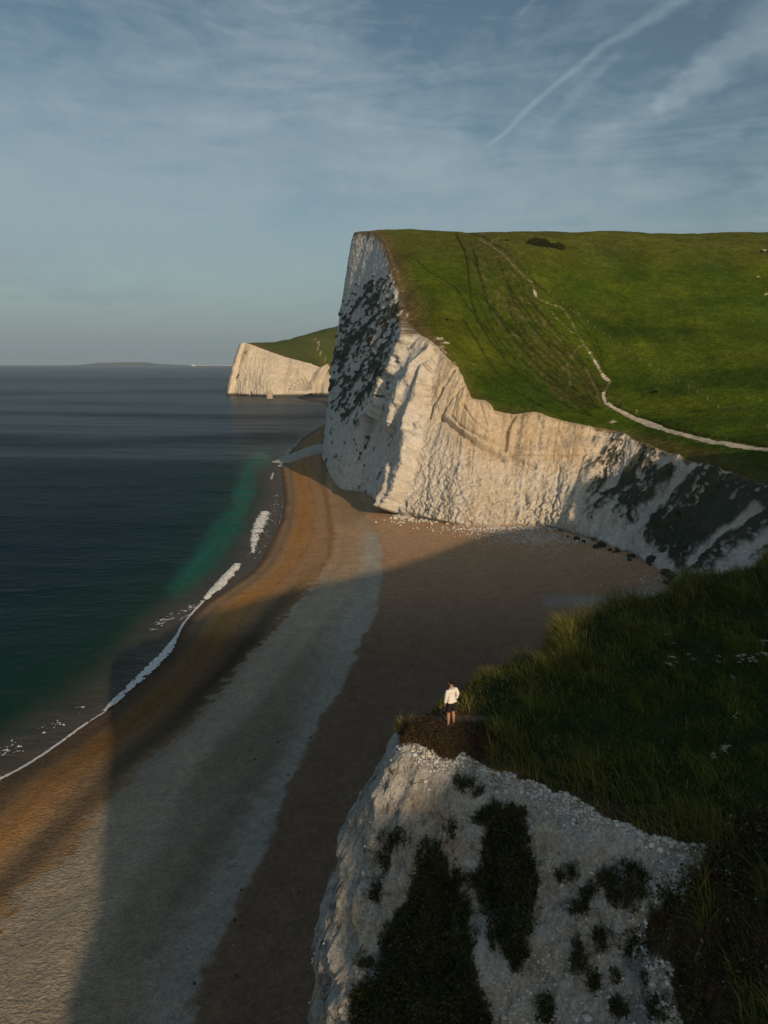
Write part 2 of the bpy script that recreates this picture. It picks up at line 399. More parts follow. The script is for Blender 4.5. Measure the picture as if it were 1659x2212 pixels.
# sea: rows by distance, opening out to the horizon
ys = np.concatenate([np.linspace(-250, 40, 24)[:-1], 40*np.exp(np.linspace(0, math.log(26000/40.), 620))])
ks = np.concatenate([np.linspace(-3, -.62, 20)[:-1], np.linspace(-.62, .06, 230), np.linspace(.06, 2.5, 14)[1:]])
SY, SK = np.meshgrid(ys, ks, indexing='ij')
SX = SK*np.maximum(SY, 60)
SX = np.where(SY < 60, SK*60, SX)
off = shore_x(SY) - SX                      # metres seaward of the water's edge
dd = dist_poly(SX, SY, shore)[0]; dd = np.where(off > 0, dd, -dd)
near = (SY < 900)
sw = np.zeros(SX.shape)
for k, (lam, ang, amp) in enumerate(((34, 12, .16), (21, -6, .09), (12, 22, .05))):
    a = radians(ang); sw += amp*np.sin(2*pi*((SX*sin(a)+SY*cos(a))/lam) + 2.2*fbm(P3(SX*.006, SY*.006, k*7.), 2))
amp_f = sm(dd, 2, 30)*(1-sm(SY, 900, 2500))
SZ = sw*amp_f
# low breakers running in near the edge
n1 = fbm(P3(SX*.045, SY*.03, 2.), 3); n2 = fbm(P3(SX*.2, SY*.2, 4.), 3); n3 = fbm(P3(SX*.012, SY*.03, 6.), 3)
su, sv = proj(P3(SX, SY, SZ))
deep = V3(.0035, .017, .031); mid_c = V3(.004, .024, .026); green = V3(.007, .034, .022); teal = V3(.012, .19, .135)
wash = V3(.085, .078, .066); sandw = V3(.060, .062, .050)
SC = np.broadcast_to(deep, SX.shape+(3,)).copy()
SC = mixa(SC, np.broadcast_to(mid_c, SC.shape), 1-sm(dd+n1*18, 22, 70))
SC = mixa(SC, np.broadcast_to(green, SC.shape), 1-sm(dd+n1*10, 8, 34))
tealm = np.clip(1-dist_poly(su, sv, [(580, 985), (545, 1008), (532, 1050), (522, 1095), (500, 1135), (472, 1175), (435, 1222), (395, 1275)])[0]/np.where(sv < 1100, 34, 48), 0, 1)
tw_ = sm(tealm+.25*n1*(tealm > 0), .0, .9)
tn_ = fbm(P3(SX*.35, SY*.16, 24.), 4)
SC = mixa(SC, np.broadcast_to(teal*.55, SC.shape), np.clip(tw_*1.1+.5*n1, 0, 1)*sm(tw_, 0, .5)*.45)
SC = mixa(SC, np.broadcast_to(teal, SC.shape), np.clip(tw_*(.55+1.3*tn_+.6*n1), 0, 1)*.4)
SC = mixa(SC, np.broadcast_to(sandw, SC.shape), (1-sm(dd+n1*4, 4, 15)))
SC = mixa(SC, np.broadcast_to(wash, SC.shape), (1-sm(dd+n1*3, 1, 6+6*sm(SY, 170, 210)*(1-sm(SY, 300, 340))))*.85)
# far wind lanes
lane = fbm(P3(SX*.0018, SY*.012*np.clip(500/np.maximum(SY, 300), .06, 1.5), 11.), 4)
SC = SC*(1+.35*n2*(1-sm(dd, 4, 16)))[..., None]
SC = SC*(1+ .35*np.clip(lane, -1, 1)[..., None]*sm(SY, 300, 600)[..., None])
lane_m = np.zeros(SX.shape)
wv_ = fbm(P3(SX*.0022, SY*.002, 4.), 3)
for yc_, w_, a_ in ((505, 40, .75), (585, 30, .3), (740, 60, .6), (950, 70, .3), (1350, 170, .4), (2300, 500, .35)):
    lane_m = np.maximum(lane_m, a_*np.exp(-((SY-yc_-wv_*yc_*.22+SX*.05)/w_)**2))
lane_m = np.clip(lane_m + .35*fbm(P3(SX*.004, SY*.02, 8.), 4)*sm(SY, 350, 500), 0, 1)
lane_m = np.maximum(lane_m, (1-sm(SY+wv_*70, 340, 400))*(.8+.3*fbm(P3(SX*.01, SY*.02, 2.), 3)))
m_sea = bpy.data.materials.new('sea_water'); m_sea.use_nodes = True; ns = m_sea.node_tree; b = ns.nodes['Principled BSDF']
at = ns.nodes.new('ShaderNodeAttribute'); at.attribute_name = 'Col'
ns.links.new(at.outputs['Color'], b.inputs['Base Color'])
b.inputs['IOR'].default_value = 1.33; b.inputs['Specular IOR Level'].default_value = .5
la = ns.nodes.new('ShaderNodeAttribute'); la.attribute_name = 'Lane'; lane_s = sstep(ns, la.outputs['Fac'], 0, 1, .45, 1.0)
tcs = ns.nodes.new('ShaderNodeTexCoord'); vo = tcs.outputs['Object']
m1 = node(ns, 'ShaderNodeMapping', i={'Vector': vo, 'Rotation': (0, 0, radians(8)), 'Scale': (.35, 1, 1)}).outputs[0]
m2 = node(ns, 'ShaderNodeMapping', i={'Vector': vo, 'Rotation': (0, 0, radians(-14)), 'Scale': (.5, 1, 1)}).outputs[0]
pr = None
for vec, s_, d_ in ((m1, .10, 1.1), (m2, .45, .55), (m1, 1.8, .16)):
    n_ = noise_n(ns, vec, s_, 3, .55, .4)
    bp = node(ns, 'ShaderNodeBump', i={'Height': n_, 'Distance': d_, 'Strength': lane_s})
    if pr: ns.links.new(pr, bp.inputs['Normal'])
    pr = bp.outputs[0]
ns.links.new(pr, b.inputs['Normal'])
ns.links.new(sstep(ns, la.outputs['Fac'], 0, 1, .17, .0), b.inputs['Specular IOR Level'])
gl = node(ns, 'ShaderNodeBsdfGlossy', i={'Color': (1, 1, 1, 1), 'Roughness': .22, 'Normal': pr})
df = node(ns, 'ShaderNodeBsdfDiffuse', i={'Color': at.outputs['Color'], 'Normal': pr})
fr_ = node(ns, 'ShaderNodeFresnel', i={'IOR': 1.33, 'Normal': pr})
fk = M(ns, 'MULTIPLY', fr_.outputs[0], sstep(ns, la.outputs['Fac'], 0, 1, .30, .15))
mxs = node(ns, 'ShaderNodeMixShader', i={0: fk, 1: df.outputs[0], 2: gl.outputs[0]})
ns.links.new(mxs.outputs[0], ns.nodes['Material Output'].inputs[0])
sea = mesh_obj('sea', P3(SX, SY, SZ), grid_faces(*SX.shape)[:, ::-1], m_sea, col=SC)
la_ = sea.data.attributes.new('Lane', 'FLOAT', 'POINT'); la_.data.foreach_set('value', lane_m.ravel().astype(np.float32))
tag(sea, 'dark blue green sea with long low swells reaching the horizon', kind='structure')

# ================================================================== FAR CLIFF AND HILLSIDE
# rim of the big cliff: picture column, row, distance
RIMP = [(765, 503, 408), (796, 500, 390), (825, 516, 368), (843, 560, 341), (856, 600, 321), (868, 640, 306), (880, 690, 289), (905, 720, 272),
        (938, 738, 265), (962, 765, 259), (985, 795, 253), (1000, 828, 249), (1018, 858, 246), (1050, 866, 244), (1068, 884, 243), (1110, 895, 242),
        (1160, 890, 241), (1205, 906, 239), (1260, 918, 238), (1345, 935, 236), (1385, 952, 226), (1430, 972, 215), (1480, 990, 204), (1540, 1008, 192),
        (1600, 1026, 181), (1665, 1046, 169)]
rim = [tuple(at_y(a, b_, c)) for a, b_, c in RIMP]
rim = [(60, 520, 100), (25, 480, 108), (3, 455, 119), (-14, 428, 123)] + rim + [(100, 150, 25), (104, 122, 27), (92, 92, 32), (70, 70, 36), (46, 57, 39), (30, 47, 40.5)]
rim = np.array(rim)
BASEP = [(701, 986), (706, 1010), (715, 1032), (735, 1058), (762, 1060), (790, 1066), (825, 1091), (862, 1112), (910, 1121), (950, 1128), (1000, 1137), (1050, 1138),
         (1100, 1136), (1150, 1138), (1200, 1144), (1250, 1158), (1280, 1168), (1310, 1180), (1360, 1196), (1400, 1218), (1430, 1238), (1460, 1262), (1480, 1280)]
bs = [tuple(at_z(a, b_, 2.2 if a > 760 else 1.0)) for a, b_ in BASEP]
base_ctrl = [(40, 545, -1), (0, 505, -1), (-24, 470, -1)] + bs + [(66, 130, 2), (60, 98, 2), (44, 74, 2), (30, 62, 2), (20, 55, 2)]
base_ctrl = np.array(base_ctrl)
# match the two curves by hand-picked correspondence
NA, NB = 1000, 330
wr = np.array([.2, .3, .5, 1] + [1.5, 1, 1.4, 1.6, 1.4, 1.4, 1.6, 1.4, 1.2, 1.2, 1.2, 1.2, 1.2, 1.1, .9, 1.3, 1.5, 1.5, 1.7, 2.2, 1.6, 1.5, 1.6, 1.6, 1.4, 1.4] + [.8, .4, .3, .25, .25, .2])
RIM = resample(rim, NA, wr)
wb = np.array([.2, .3, .6] + [1.6, 1.5, 1.6, 1.8, 1.7, 1.7, 1.8, 1.2, 1.2, 1.3, 1.4, 1.4, 1.5, 1.5, 1.5, 1.5, 1.2, 1.2, 1.5, 1.5, 1.4, 1.4, 1.0] + [.6, .4, .3, .25, .2])
BASE = resample(base_ctrl, NA, wb)
_ra = np.r_[0, np.cumsum(np.linalg.norm(np.diff(RIM[:, :2], axis=0), axis=1))]
for k_, (f_, a_) in enumerate(((.05, 1.6), (.16, 1.1), (.5, .55))):
    a_ = a_*(.3+.7*sm(np.arange(NA), 250, 420))
    RIM[:, 0] += a_*fbm(P3(_ra*f_, 0*_ra, 3.+k_), 2)*1.3; RIM[:, 1] += a_*fbm(P3(_ra*f_, 0*_ra, 13.+k_), 2)*1.3
tt = np.linspace(0, 1, NB)
hz = tt[None, :]                                    # 0 at the foot, 1 at the rim
prof = .30*sm(hz, 0, .10)*0 + hz                    # sideways travel from foot to rim
prof = .55*hz + .45*(hz**1.5) + .10*np.sin(pi*hz)*0
CL = BASE[:, None, :]*(1-prof[..., None]) + RIM[:, None, :]*prof[..., None]
CL[..., 2] = BASE[:, None, 2]*(1-hz) + RIM[:, None, 2]*hz
N = normals(CL)
N = N*np.where(((N[..., 0]*-1 + N[..., 1]*-.6).mean() > 0), 1, -1)
for ax, k in ((0, 14), (1, 14)): N = blur(N, k, ax)
N /= np.linalg.norm(N, axis=-1, keepdims=True)
u, v = proj(CL)
arc = np.r_[0, np.cumsum(np.linalg.norm(np.diff(.5*(RIM+BASE)[:, :2], axis=0), axis=1))][:, None]*np.ones((1, NB))
zc = CL[..., 2]
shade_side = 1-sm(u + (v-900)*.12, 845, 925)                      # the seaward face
right_side = sm(u, 1240, 1330)                                    # the vegetated cove slope
fadeTop = 1-sm(hz, .965, 1.0); fadeAll = fadeTop*np.ones_like(zc)
# relief
big1 = fbm(P3(arc*.035, zc*.012, 1.), 3)
flute = fbm(P3(arc*.32 + .5*fbm(P3(arc*.05, zc*.05, 2.), 2), zc*.035, 3.), 4)
flute_d = fbm(P3(arc*.30+zc*.20, (zc-arc)*.05, 7.), 4)              # raking ribs
rough_n = fbm(P3(CL[..., 0]*.35, CL[..., 1]*.35, zc*.30), 4, ridge=True)
rough_l = fbm(P3(CL[..., 0]*.12, CL[..., 1]*.12, zc*.14), 4)
rough_h = fbm(P3(CL[..., 0]*.9+zc*.12, CL[..., 1]*.9, zc*.55), 4, ridge=True, gain=.6)
amp_fl = .26*(1-.7*sm(hz, .6, .8))*shade_side + .95*(1-shade_side)*(1-right_side) + .5*right_side
disp = big1*2.2*(1-.7*shade_side) + flute*amp_fl + flute_d*(1.0*right_side + .35*(1-right_side)) \
    + (rough_n*(.42+.48*(1-shade_side)) + rough_h*(.22+.24*(1-shade_side)))*(1-.62*sm(hz, .35, .62)*(1-shade_side)) + rough_l*(.8-.45*shade_side)
# buttresses that stand out of the shaded face and catch the light on their right flanks
wob_r = fbm(P3(arc*.10, zc*.10, 91.), 4)
def ridge_px(pts, w, amp, skew=4.0):
    d, ww, s = dist_poly(u+wob_r*16, v+wob_r*6, pts, w); amp = amp*.85
    # side>0 lies to the right of a line drawn downwards to the left
    wd = np.where(s < 0, ww*.42, ww*skew)
    return amp*np.exp(-(d/wd)**1.5)
disp += ridge_px([(902, 728), (880, 785), (852, 845), (818, 905)], [8, 12, 14, 8], 6.0, 5)
disp += ridge_px([(948, 752), (915, 820), (895, 870), (868, 925)], [7, 10, 11, 7], 4.5, 3.0)
disp += ridge_px([(935, 815), (920, 880), (908, 940), (900, 1000), (880, 1070), (860, 1112)], [8, 12, 13, 13, 12, 8], 7.5, 3.6)
disp += ridge_px([(868, 1020), (862, 1060), (856, 1108)], [5, 7, 7], 2.6, 3)
disp += 0.8*np.exp(-(dist_poly(u, v, [(1350, 940), (1290, 1010), (1245, 1090), (1235, 1150)])[0]/13)**2)
disp += ridge_px([(1480, 990), (1430, 1050), (1380, 1110)], [10, 10, 8], 2.2)
disp += ridge_px([(1560, 1010), (1520, 1070), (1480, 1120)], [8, 10, 8], 2.0)
# overhanging strata: cuts traced from the picture
cuts = [([(985, 800), (960, 840), (938, 880), (930, 905)], 2.6, 1.3), ([(1005, 835), (970, 875), (948, 915)], 2.2, .8),
        ([(955, 905), (985, 930), (1020, 955), (1060, 978), (1085, 990)], 5.5, 2.4), ([(1112, 900), (1096, 930), (1092, 975)], 2.8, 1.4),
        ([(1000, 880), (1025, 915), (1050, 935)], 2.4, .9), ([(975, 900), (1000, 925), (1035, 945), (1065, 958)], 2.2, .8),
        ([(1100, 985), (1130, 1003), (1155, 1010)], 5, 1.4), ([(1090, 985), (1160, 988), (1240, 985), (1330, 975)], 1.3, .4),
        ([(1035, 870), (1045, 900), (1060, 930)], 2.0, .7), ([(930, 1000), (926, 1060), (922, 1110)], 2, .6), ([(1208, 1010), (1204, 1060), (1196, 1110)], 2.4, .7)]
wobu = fbm(P3(arc*.2, zc*.2, 31.), 3)
for pts, w, a in cuts:
    d = dist_poly(u+wobu*6, v+wobu*4, pts)[0]
    disp -= a*np.exp(-(d/w)**2)
disp += .9*sm(-(dist_poly(u, v, [(1000, 880), (1090, 985), (1200, 975), (1330, 965)])[0]), -26, 0)*(v < 985)*(1-right_side)
# fallen rubble at the foot
foot = 1-sm(zc, 3, 15)
blk = fbm(P3(CL[..., 0]*.55, CL[..., 1]*.55, zc*.55), 3, ridge=True)
disp += foot*(1.3*np.clip(blk, 0, 1) + .8)*sm(u, 800, 870)*(1-sm(u, 1225, 1300))
disp *= fadeAll
disp *= sm(hz, -.01, .02)
CD = CL + N*disp[..., None]
# colours
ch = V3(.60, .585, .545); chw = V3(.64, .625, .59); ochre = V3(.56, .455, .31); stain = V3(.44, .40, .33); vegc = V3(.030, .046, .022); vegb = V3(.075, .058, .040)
CC = np.broadcast_to(ch, CD.shape).copy()
n_a = fbm(P3(arc*.12, zc*.04, 12.), 4); n_b = fbm(P3(arc*.5, zc*.06, 14.), 4); n_c = fbm(P3(CL[..., 0]*.25, CL[..., 1]*.25, zc*.25), 5)
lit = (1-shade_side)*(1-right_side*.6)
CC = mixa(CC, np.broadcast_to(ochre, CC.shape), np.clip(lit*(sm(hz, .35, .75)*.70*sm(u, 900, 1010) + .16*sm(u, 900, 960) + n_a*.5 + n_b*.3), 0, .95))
CC = mixa(CC, np.broadcast_to(stain, CC.shape), np.clip(sm(n_b, .05, .5)*.5*(1-shade_side*.4), 0, 1))
CC = mixa(CC, np.broadcast_to(stain*.8, CC.shape), np.clip(sm(n_c, .1, .5)*.30, 0, 1))
crk = 1-sm(np.abs(fbm(P3(arc*.22+n_c*.6, zc*.10, 22.), 4)), .0, .05)
CC *= (1-.38*crk*sm(n_a, -.1, .3))[..., None]
crk2 = 1-sm(np.abs(fbm(P3(arc*.6+n_c, zc*.45+arc*.1, 27.), 4)), .0, .06)
CC *= (1-.30*crk2*sm(n_b+n_c*.5, -.05, .25))[..., None]
CC *= (1+.10*rough_h)[..., None]
# plants on the faces: streaks raking down to the left
su_, sv_ = u*.0-0, v*0
ca, sa = cos(radians(52)), sin(radians(52))
along, across = (-u*ca + v*sa), (u*sa + v*ca)
def streak(f1_, f2_, seed, o=4): return fbm(P3(along*f1_, across*f2_, seed), o)
veg = np.zeros(u.shape)
st = streak(.011, .040, 41.); st2 = streak(.03, .09, 43.)
rgA = np.exp(-(np.clip(sdf(u, v, [(765, 625), (835, 610), (872, 650), (885, 715), (868, 790), (830, 860), (770, 905), (735, 900), (722, 800), (742, 690)]), -30, 200)/26.)) 
rgA = sm(rgA, .1, 1.9)
st3 = streak(.08, .16, 45., 3)
veg = np.maximum(veg, sm(st + 1.0*st2 + 1.1*st3 + rgA*.52, .46, .54)*sm(rgA, .02, .2))
spots = fbm(P3(arc*.22, zc*.13, 51.), 3)
veg = np.maximum(veg, sm(spots + .45*st2 + .3*st3, .38, .46)*shade_side*sm(v, 600, 700)*(1-sm(v, 1060, 1100)))
# cove slope: much more green, dark mass in the lower right
wR = sdf(u, v, [(1350, 945), (1420, 960), (1480, 985), (1540, 1005), (1700, 1030), (1700, 1150), (1560, 1240), (1500, 1260), (1430, 1190), (1370, 1130), (1330, 1090), (1260, 1075), (1290, 1020)])
wD = sdf(u, v, [(1560, 1080), (1700, 1040), (1700, 1130), (1600, 1150), (1540, 1220), (1480, 1265), (1440, 1215), (1400, 1140), (1450, 1110)])
s1 = streak(.006, .042, 61., 3); s2 = streak(.02, .08, 63.)
s3 = streak(.06, .17, 67., 3)
vr = sm(s1 + .9*s2 + 1.1*s3 - .07 + .18*sm(-wR, 0, 30)*2.2 + .27*sm(-wD, -30, 30) - .25*sm(wR, -5, 25), .06, .17)*sm(u, 1225, 1300)
white_st = [([(1380, 955), (1340, 1020), (1310, 1060)], 10), ([(1490, 1010), (1440, 1070), (1380, 1150), (1400, 1210), (1440, 1240)], 15), ([(1475, 1000), (1430, 1000)], 14),
            ([(1640, 1100), (1560, 1160), (1500, 1220)], 10), ([(1700, 1130), (1620, 1190), (1560, 1240)], 14), ([(1700, 1200), (1600, 1250)], 26),
            ([(1230, 1140), (1300, 1150), (1370, 1180), (1430, 1220), (1470, 1262)], 20), ([(1300, 1120), (1350, 1160)], 16)]
wm = 0
for pts, w in white_st: wm = np.maximum(wm, sm(-(dist_poly(u, v, pts)[0]-w+s2*14), -4, 5))
vr = vr*(1-wm*.95)
veg = np.maximum(veg, vr)
# brown fringe below the turf
fr = sm(hz + .05*n_b + .03*n_c, .955, .985)
fr *= np.where(u < 900, 1, np.clip(.35 + right_side, 0, 1))
vv = mixa(np.broadcast_to(vegc, CC.shape), np.broadcast_to(vegb, CC.shape), sm(n_c + .25*s2, -.1, .4)*.7)
CC = mixa(CC, vv, veg*.95)
CC = mixa(CC, np.broadcast_to(V3(.15, .115, .06), CC.shape), np.clip(fr, 0, 1)*.9)
# wet dark foot by the water
CC = mixa(CC, np.broadcast_to(V3(.09, .085, .06), CC.shape), (1-sm(zc, .8, 2.2))*(u < 720)*.9)
CD += N*(veg*.7*fadeAll*(1+.8*n_c))[..., None]
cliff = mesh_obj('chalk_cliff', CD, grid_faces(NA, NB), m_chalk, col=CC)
tag(cliff, 'tall white chalk cliff round the cove, seaward side shaded, landward side sunlit', kind='structure')

# grassy land behind that rim
ctrl = [tuple(p) for p in rim[::1]]
def add(cols):
    for a, b_, c in cols: ctrl.append(tuple(at_y(a, b_, c)))
add([(1310, 862, 262), (1310, 800, 281), (1310, 700, 312), (1310, 600, 350), (1310, 525, 392), (1310, 500, 428)])
add([(1659, 968, 200), (1659, 900, 232), (1659, 800, 272), (1659, 700, 314), (1659, 600, 358), (1659, 525, 402), (1659, 502, 438)])
add([(1030, 780, 265), (1000, 700, 287), (1000, 600, 322), (980, 540, 355), (960, 500, 404)])
add([(1150, 860, 254), (1150, 780, 276), (1150, 700, 299), (1150, 600, 335), (1150, 530, 372), (1150, 500, 410)])
add([(890, 640, 303), (880, 560, 332), (860, 508, 380), (850, 495, 410), (1450, 930, 228), (1500, 700, 313), (1500, 540, 392)])
ctrl += [(0, 520, 112), (60, 600, 118), (200, 600, 124), (350, 600, 126), (420, 430, 124), (420, 320, 85), (420, 230, 55), (300, 180, 38), (200, 150, 34), (450, 100, 55), (300, 60, 52), (150, 90, 38), (300, -60, 60), (150, 20, 44), (80, 45, 42)]
land_far = rbf(ctrl)
NH = 430
rsel = RIM[::1]; NAh = 800
rh = RIM[np.linspace(0, NA-1, NAh).round().astype(int)]
k_ = np.linspace(0, 1, NAh)
# where each line runs to inland
fk = [0, .05, .30, .45, .60, .75, .86, 1.0]
fx = [150, 90, 200, 290, 380, 470, 480, 330]
fy = [640, 640, 640, 640, 600, 420, 120, -70]
TX, TY = np.interp(k_, fk, fx), np.interp(k_, fk, fy)
tq = np.linspace(0, 1, NH)**1.35
HX = rh[:, None, 0] + (TX[:, None]-rh[:, None, 0])*tq; HY = rh[:, None, 1] + (TY[:, None]-rh[:, None, 1])*tq
HZ = land_far(HX, HY)
edge = np.arange(NH)[None]
dr = np.hypot(HX-rh[:, None, 0], HY-rh[:, None, 1])
HZ = HZ + (rh[:, None, 2]-HZ)*np.exp(-dr/3.0)
u, v = proj(P3(HX, HY, HZ))
hn = fbm(P3(HX*.02, HY*.02, 1.), 3); hm = fbm(P3(HX*.09, HY*.09, 2.), 4); hf = fbm(P3(HX*.4, HY*.4, 3.), 4)
m_in = sm(dr, .5, 4)
HZ += m_in*(hn*1.3 + hm*.60 + hf*.24)
ragged = (1-m_in)
# tracks worn by sheep and walkers (picture polylines)
TRK = [([(985, 505), (1003, 540), (1012, 590), (1016, 640), (1030, 690), (1062, 740), (1096, 785), (1150, 830), (1215, 868), (1270, 893)], 1.5, .75),
       ([(1022, 540), (1038, 600), (1052, 650), (1090, 700), (1120, 745), (1160, 790), (1220, 835), (1290, 878)], 1.5, .85),
       ([(1040, 635), (1080, 680), (1120, 720), (1170, 775), (1220, 825), (1280, 868)], 1.5, .85),
       ([(1075, 560), (1095, 610), (1110, 650), (1150, 705), (1190, 755), (1230, 800), (1285, 852)], 1.3, .8),
       ([(1115, 640), (1150, 690), (1190, 735), (1235, 785), (1285, 845), (1300, 862)], 1.25, .75),
       ([(900, 560), (935, 590), (985, 620), (1010, 660), (1060, 720), (1090, 770)], 1.2, .7),
       ([(1000, 690), (1030, 740), (1060, 790), (1110, 840), (1170, 875)], 1.3, .75),
       ([(1058, 815), (1120, 850), (1180, 880)], 1.2, .7), ([(1140, 640), (1190, 700), (1225, 745), (1262, 800), (1290, 835)], 1.25, .75),
       ([(1000, 500), (1040, 507), (1090, 540), (1130, 580), (1165, 620), (1225, 665), (1262, 705), (1280, 740), (1296, 780), (1310, 805)], 1.5, .55),
       ([(1150, 610), (1200, 640), (1240, 668)], 1.2, .4), ([(1285, 725), (1296, 760), (1302, 790)], 1.2, .5),
       ([(1325, 872), (1370, 893), (1440, 918), (1530, 938), (1600, 950), (1680, 966)], 1.8, .8),
       ([(1290, 800), (1270, 835), (1292, 866)], 1.0, .3)]
def _res(pts, n=12):
    p = np.array(pts, float); L = np.r_[0, np.cumsum(np.hypot(*np.diff(p, axis=0).T))]; t_ = np.linspace(0, L[-1], n)
    return np.c_[np.interp(t_, L, p[:, 0]), np.interp(t_, L, p[:, 1])]
_t0, _t3, _tr = _res(TRK[0][0]), _res(TRK[3][0]), _res([(1110, 590), (1150, 640), (1190, 690), (1235, 740), (1272, 795), (1300, 845)])
_rk = np.random.RandomState(11)
for q_ in (.18, .34, .5, .66, .82): TRK.append(([tuple(p_) for p_ in (_t0*(1-q_)+_t3*q_+_rk.normal(0, 4, (12, 2)))[_rk.randint(0, 5):]], 1.2, .6+.2*_rk.rand()))
for q_ in (.2, .45, .7, .9): TRK.append(([tuple(p_) for p_ in (_t3*(1-q_)+_tr*q_+_rk.normal(0, 3, (12, 2)))[_rk.randint(0, 4):]], 1.1, .55+.2*_rk.rand()))
jit = hm*3.2 + hf*2.2
trk = np.zeros(u.shape); bare = np.zeros(u.shape)
vis = (u > 740) & (u < 1700) & (v < 1100)
ui, vi = u[vis], v[vis]; ji = jit[vis]; tk = np.zeros(ui.shape)
for pts, w, a in TRK:
    d = dist_poly(ui+ji, vi+ji*.5, pts)[0]; tk = np.maximum(tk, a*np.exp(-(d/(w*1.15))**2))
trk[vis] = tk
HZ -= trk*.8*m_in
PATH = [(1035, 515), (1060, 528), (1090, 552), (1110, 575), (1130, 596), (1150, 610), (1155, 632), (1162, 646), (1186, 656), (1215, 666), (1232, 690), (1245, 716), (1262, 745), (1280, 772), (1294, 796), (1303, 812),
        (1318, 826), (1308, 840), (1302, 855), (1308, 869), (1332, 883), (1368, 900), (1400, 913), (1440, 925), (1500, 941), (1545, 954), (1580, 960), (1620, 965), (1700, 975)]
PW = [1.0, 1.2, 1.3, 1.5, 1.2, 1.5, 2.6, 1.2, 1.0, 1.6, 1.3, 1.1, 1.2, 2.2, 2.0, 2.6, 3.2, 2.4, 2.4, 2.6, 2.6, 3.8, 5.6, 3.2, 3.0, 3.6, 4.0, 3.4, 2.6]
d, pw, _s = dist_poly(ui+ji*.8, vi+ji*.4, PATH, PW)
brk = sm(fbm(P3(ui*.05, vi*.05, 77.), 3), -.35, .1); brk = np.where(vi > 845, 1.0, brk)
pm = np.zeros(u.shape); pm[vis] = (d < pw*brk)*((vi > 845) | (pw*brk > 1.7))
psoft = np.zeros(u.shape); psoft[vis] = np.clip(1.35-d/np.maximum(pw*.75*(.45+.55*brk), .6), 0, 1)
PATH2 = [([(1268, 740), (1240, 760), (1226, 790), (1232, 830)], .7), ([(1240, 720), (1205, 690), (1190, 672)], .7), ([(1296, 868), (1288, 840), (1276, 815), (1262, 790)], .8),
         ([(1345, 893), (1375, 908), (1410, 918)], 1.1), ([(1500, 948), (1540, 958)], 1.0), ([(1385, 952), (1430, 948)], .0)]
for pts, w in PATH2:
    d = dist_poly(ui+ji, vi+ji*.5, pts)[0]; psoft[vis] = np.maximum(psoft[vis], np.clip(1.2-d/np.maximum(w*(.3+brk), .3), 0, .75))
# bare chalk scars by the rim and on the far right of the hill
for (a, b_, w, h) in ((950, 735, 9, 4), (1085, 880, 0, 0), (1400, 938, 0, 0), (1325, 910, 10, 2), (1653, 540, 5, 2.0), (1640, 600, 3, .9), (1655, 633, 4, 1.2), (965, 745, 8, 3)):
    if w: bare = np.maximum(bare, sm(1-np.hypot((u-a+jit*1.2)/w, (v-b_+jit)/h), 0, .3))
bare = np.maximum(bare, ragged*sm(hf+hm, .25, .5)*(u < 1000)*(v < 800)*.8)
g1 = V3(.052, .086, .007); g2 = V3(.082, .100, .010); g3 = V3(.027, .054, .006); gb = V3(.13, .095, .045)
GC = np.broadcast_to(g1, HX.shape+(3,)).copy()
GC = mixa(GC, np.broadcast_to(g2, GC.shape), sm(hn + .4*hm, -.2, .5)*.8)
GC = mixa(GC, np.broadcast_to(g3, GC.shape), sm(fbm(P3(HX*.03, HY*.05, 5.), 4) + .3*hf + .12*(v > 800), -.05, .5)*.85)
top = 1-sm(v, 505, 600)
GC = mixa(GC, np.broadcast_to(V3(.100, .105, .024), GC.shape), top*.6)
# long rank strip between the cliff edge tracks
strip = sm(-(np.abs(u-np.interp(v, [500, 600, 700, 800, 870], [1040, 1085, 1135, 1210, 1290]))-np.interp(v, [500, 600, 870], [30, 60, 70])), -20, 20)*(v < 880)
GC = mixa(GC, np.broadcast_to(V3(.060, .068, .020), GC.shape), strip*np.clip(.45+hm*1.2+hf, 0, 1)*.8)
GC = mixa(GC, np.broadcast_to(gb, GC.shape), np.clip(np.exp(-(dr/(np.where(u < 930, 11, 5)+6*hm))**2)*.9*np.where(u < 960, 1, .35), 0, 1))
GC = mixa(GC, np.broadcast_to(gb*1.1, GC.shape), sm(12-np.abs(dr-11+hm*6), 0, 8)*sm(880-u, 0, 60)*.0 + sm(strip*hf, .1, .3)*.5)
GC = mixa(GC, np.broadcast_to(V3(.028, .034, .010), GC.shape), np.clip(trk*1.5, 0, .95))
brn = sm(-sdf(u, v, [(1390, 935), (1480, 955), (1600, 985), (1700, 1010), (1700, 1060), (1540, 1015), (1440, 975), (1380, 950)]), -3, 8)
GC = mixa(GC, np.broadcast_to(V3(.085, .078, .022), GC.shape), brn*.7)
GC = mixa(GC, np.broadcast_to(V3(.48, .43, .35), GC.shape), np.clip(bare, 0, 1))
GC = mixa(GC, np.broadcast_to(V3(.30, .25, .18), GC.shape), psoft*.8)
GC *= (1+.30*hf+.24*hm)[..., None]
faces = grid_faces(NAh, NH)
pmf = pm.ravel()[faces].mean(1) > .45
HV = P3(HX, HY, HZ)
hill = mesh_obj('hillside', HV, faces[~pmf], m_turf, col=GC)
tag(hill, 'steep green grass hillside sloping up behind the white cliff', kind='structure')
pf = faces[pmf]; uq, inv = np.unique(pf.ravel(), return_inverse=True)
path = mesh_obj('footpath', HV.reshape(-1, 3)[uq], inv.reshape(-1, 4), m_path)
tag(path, 'pale trodden chalk footpath climbing the green hillside', kind='structure')

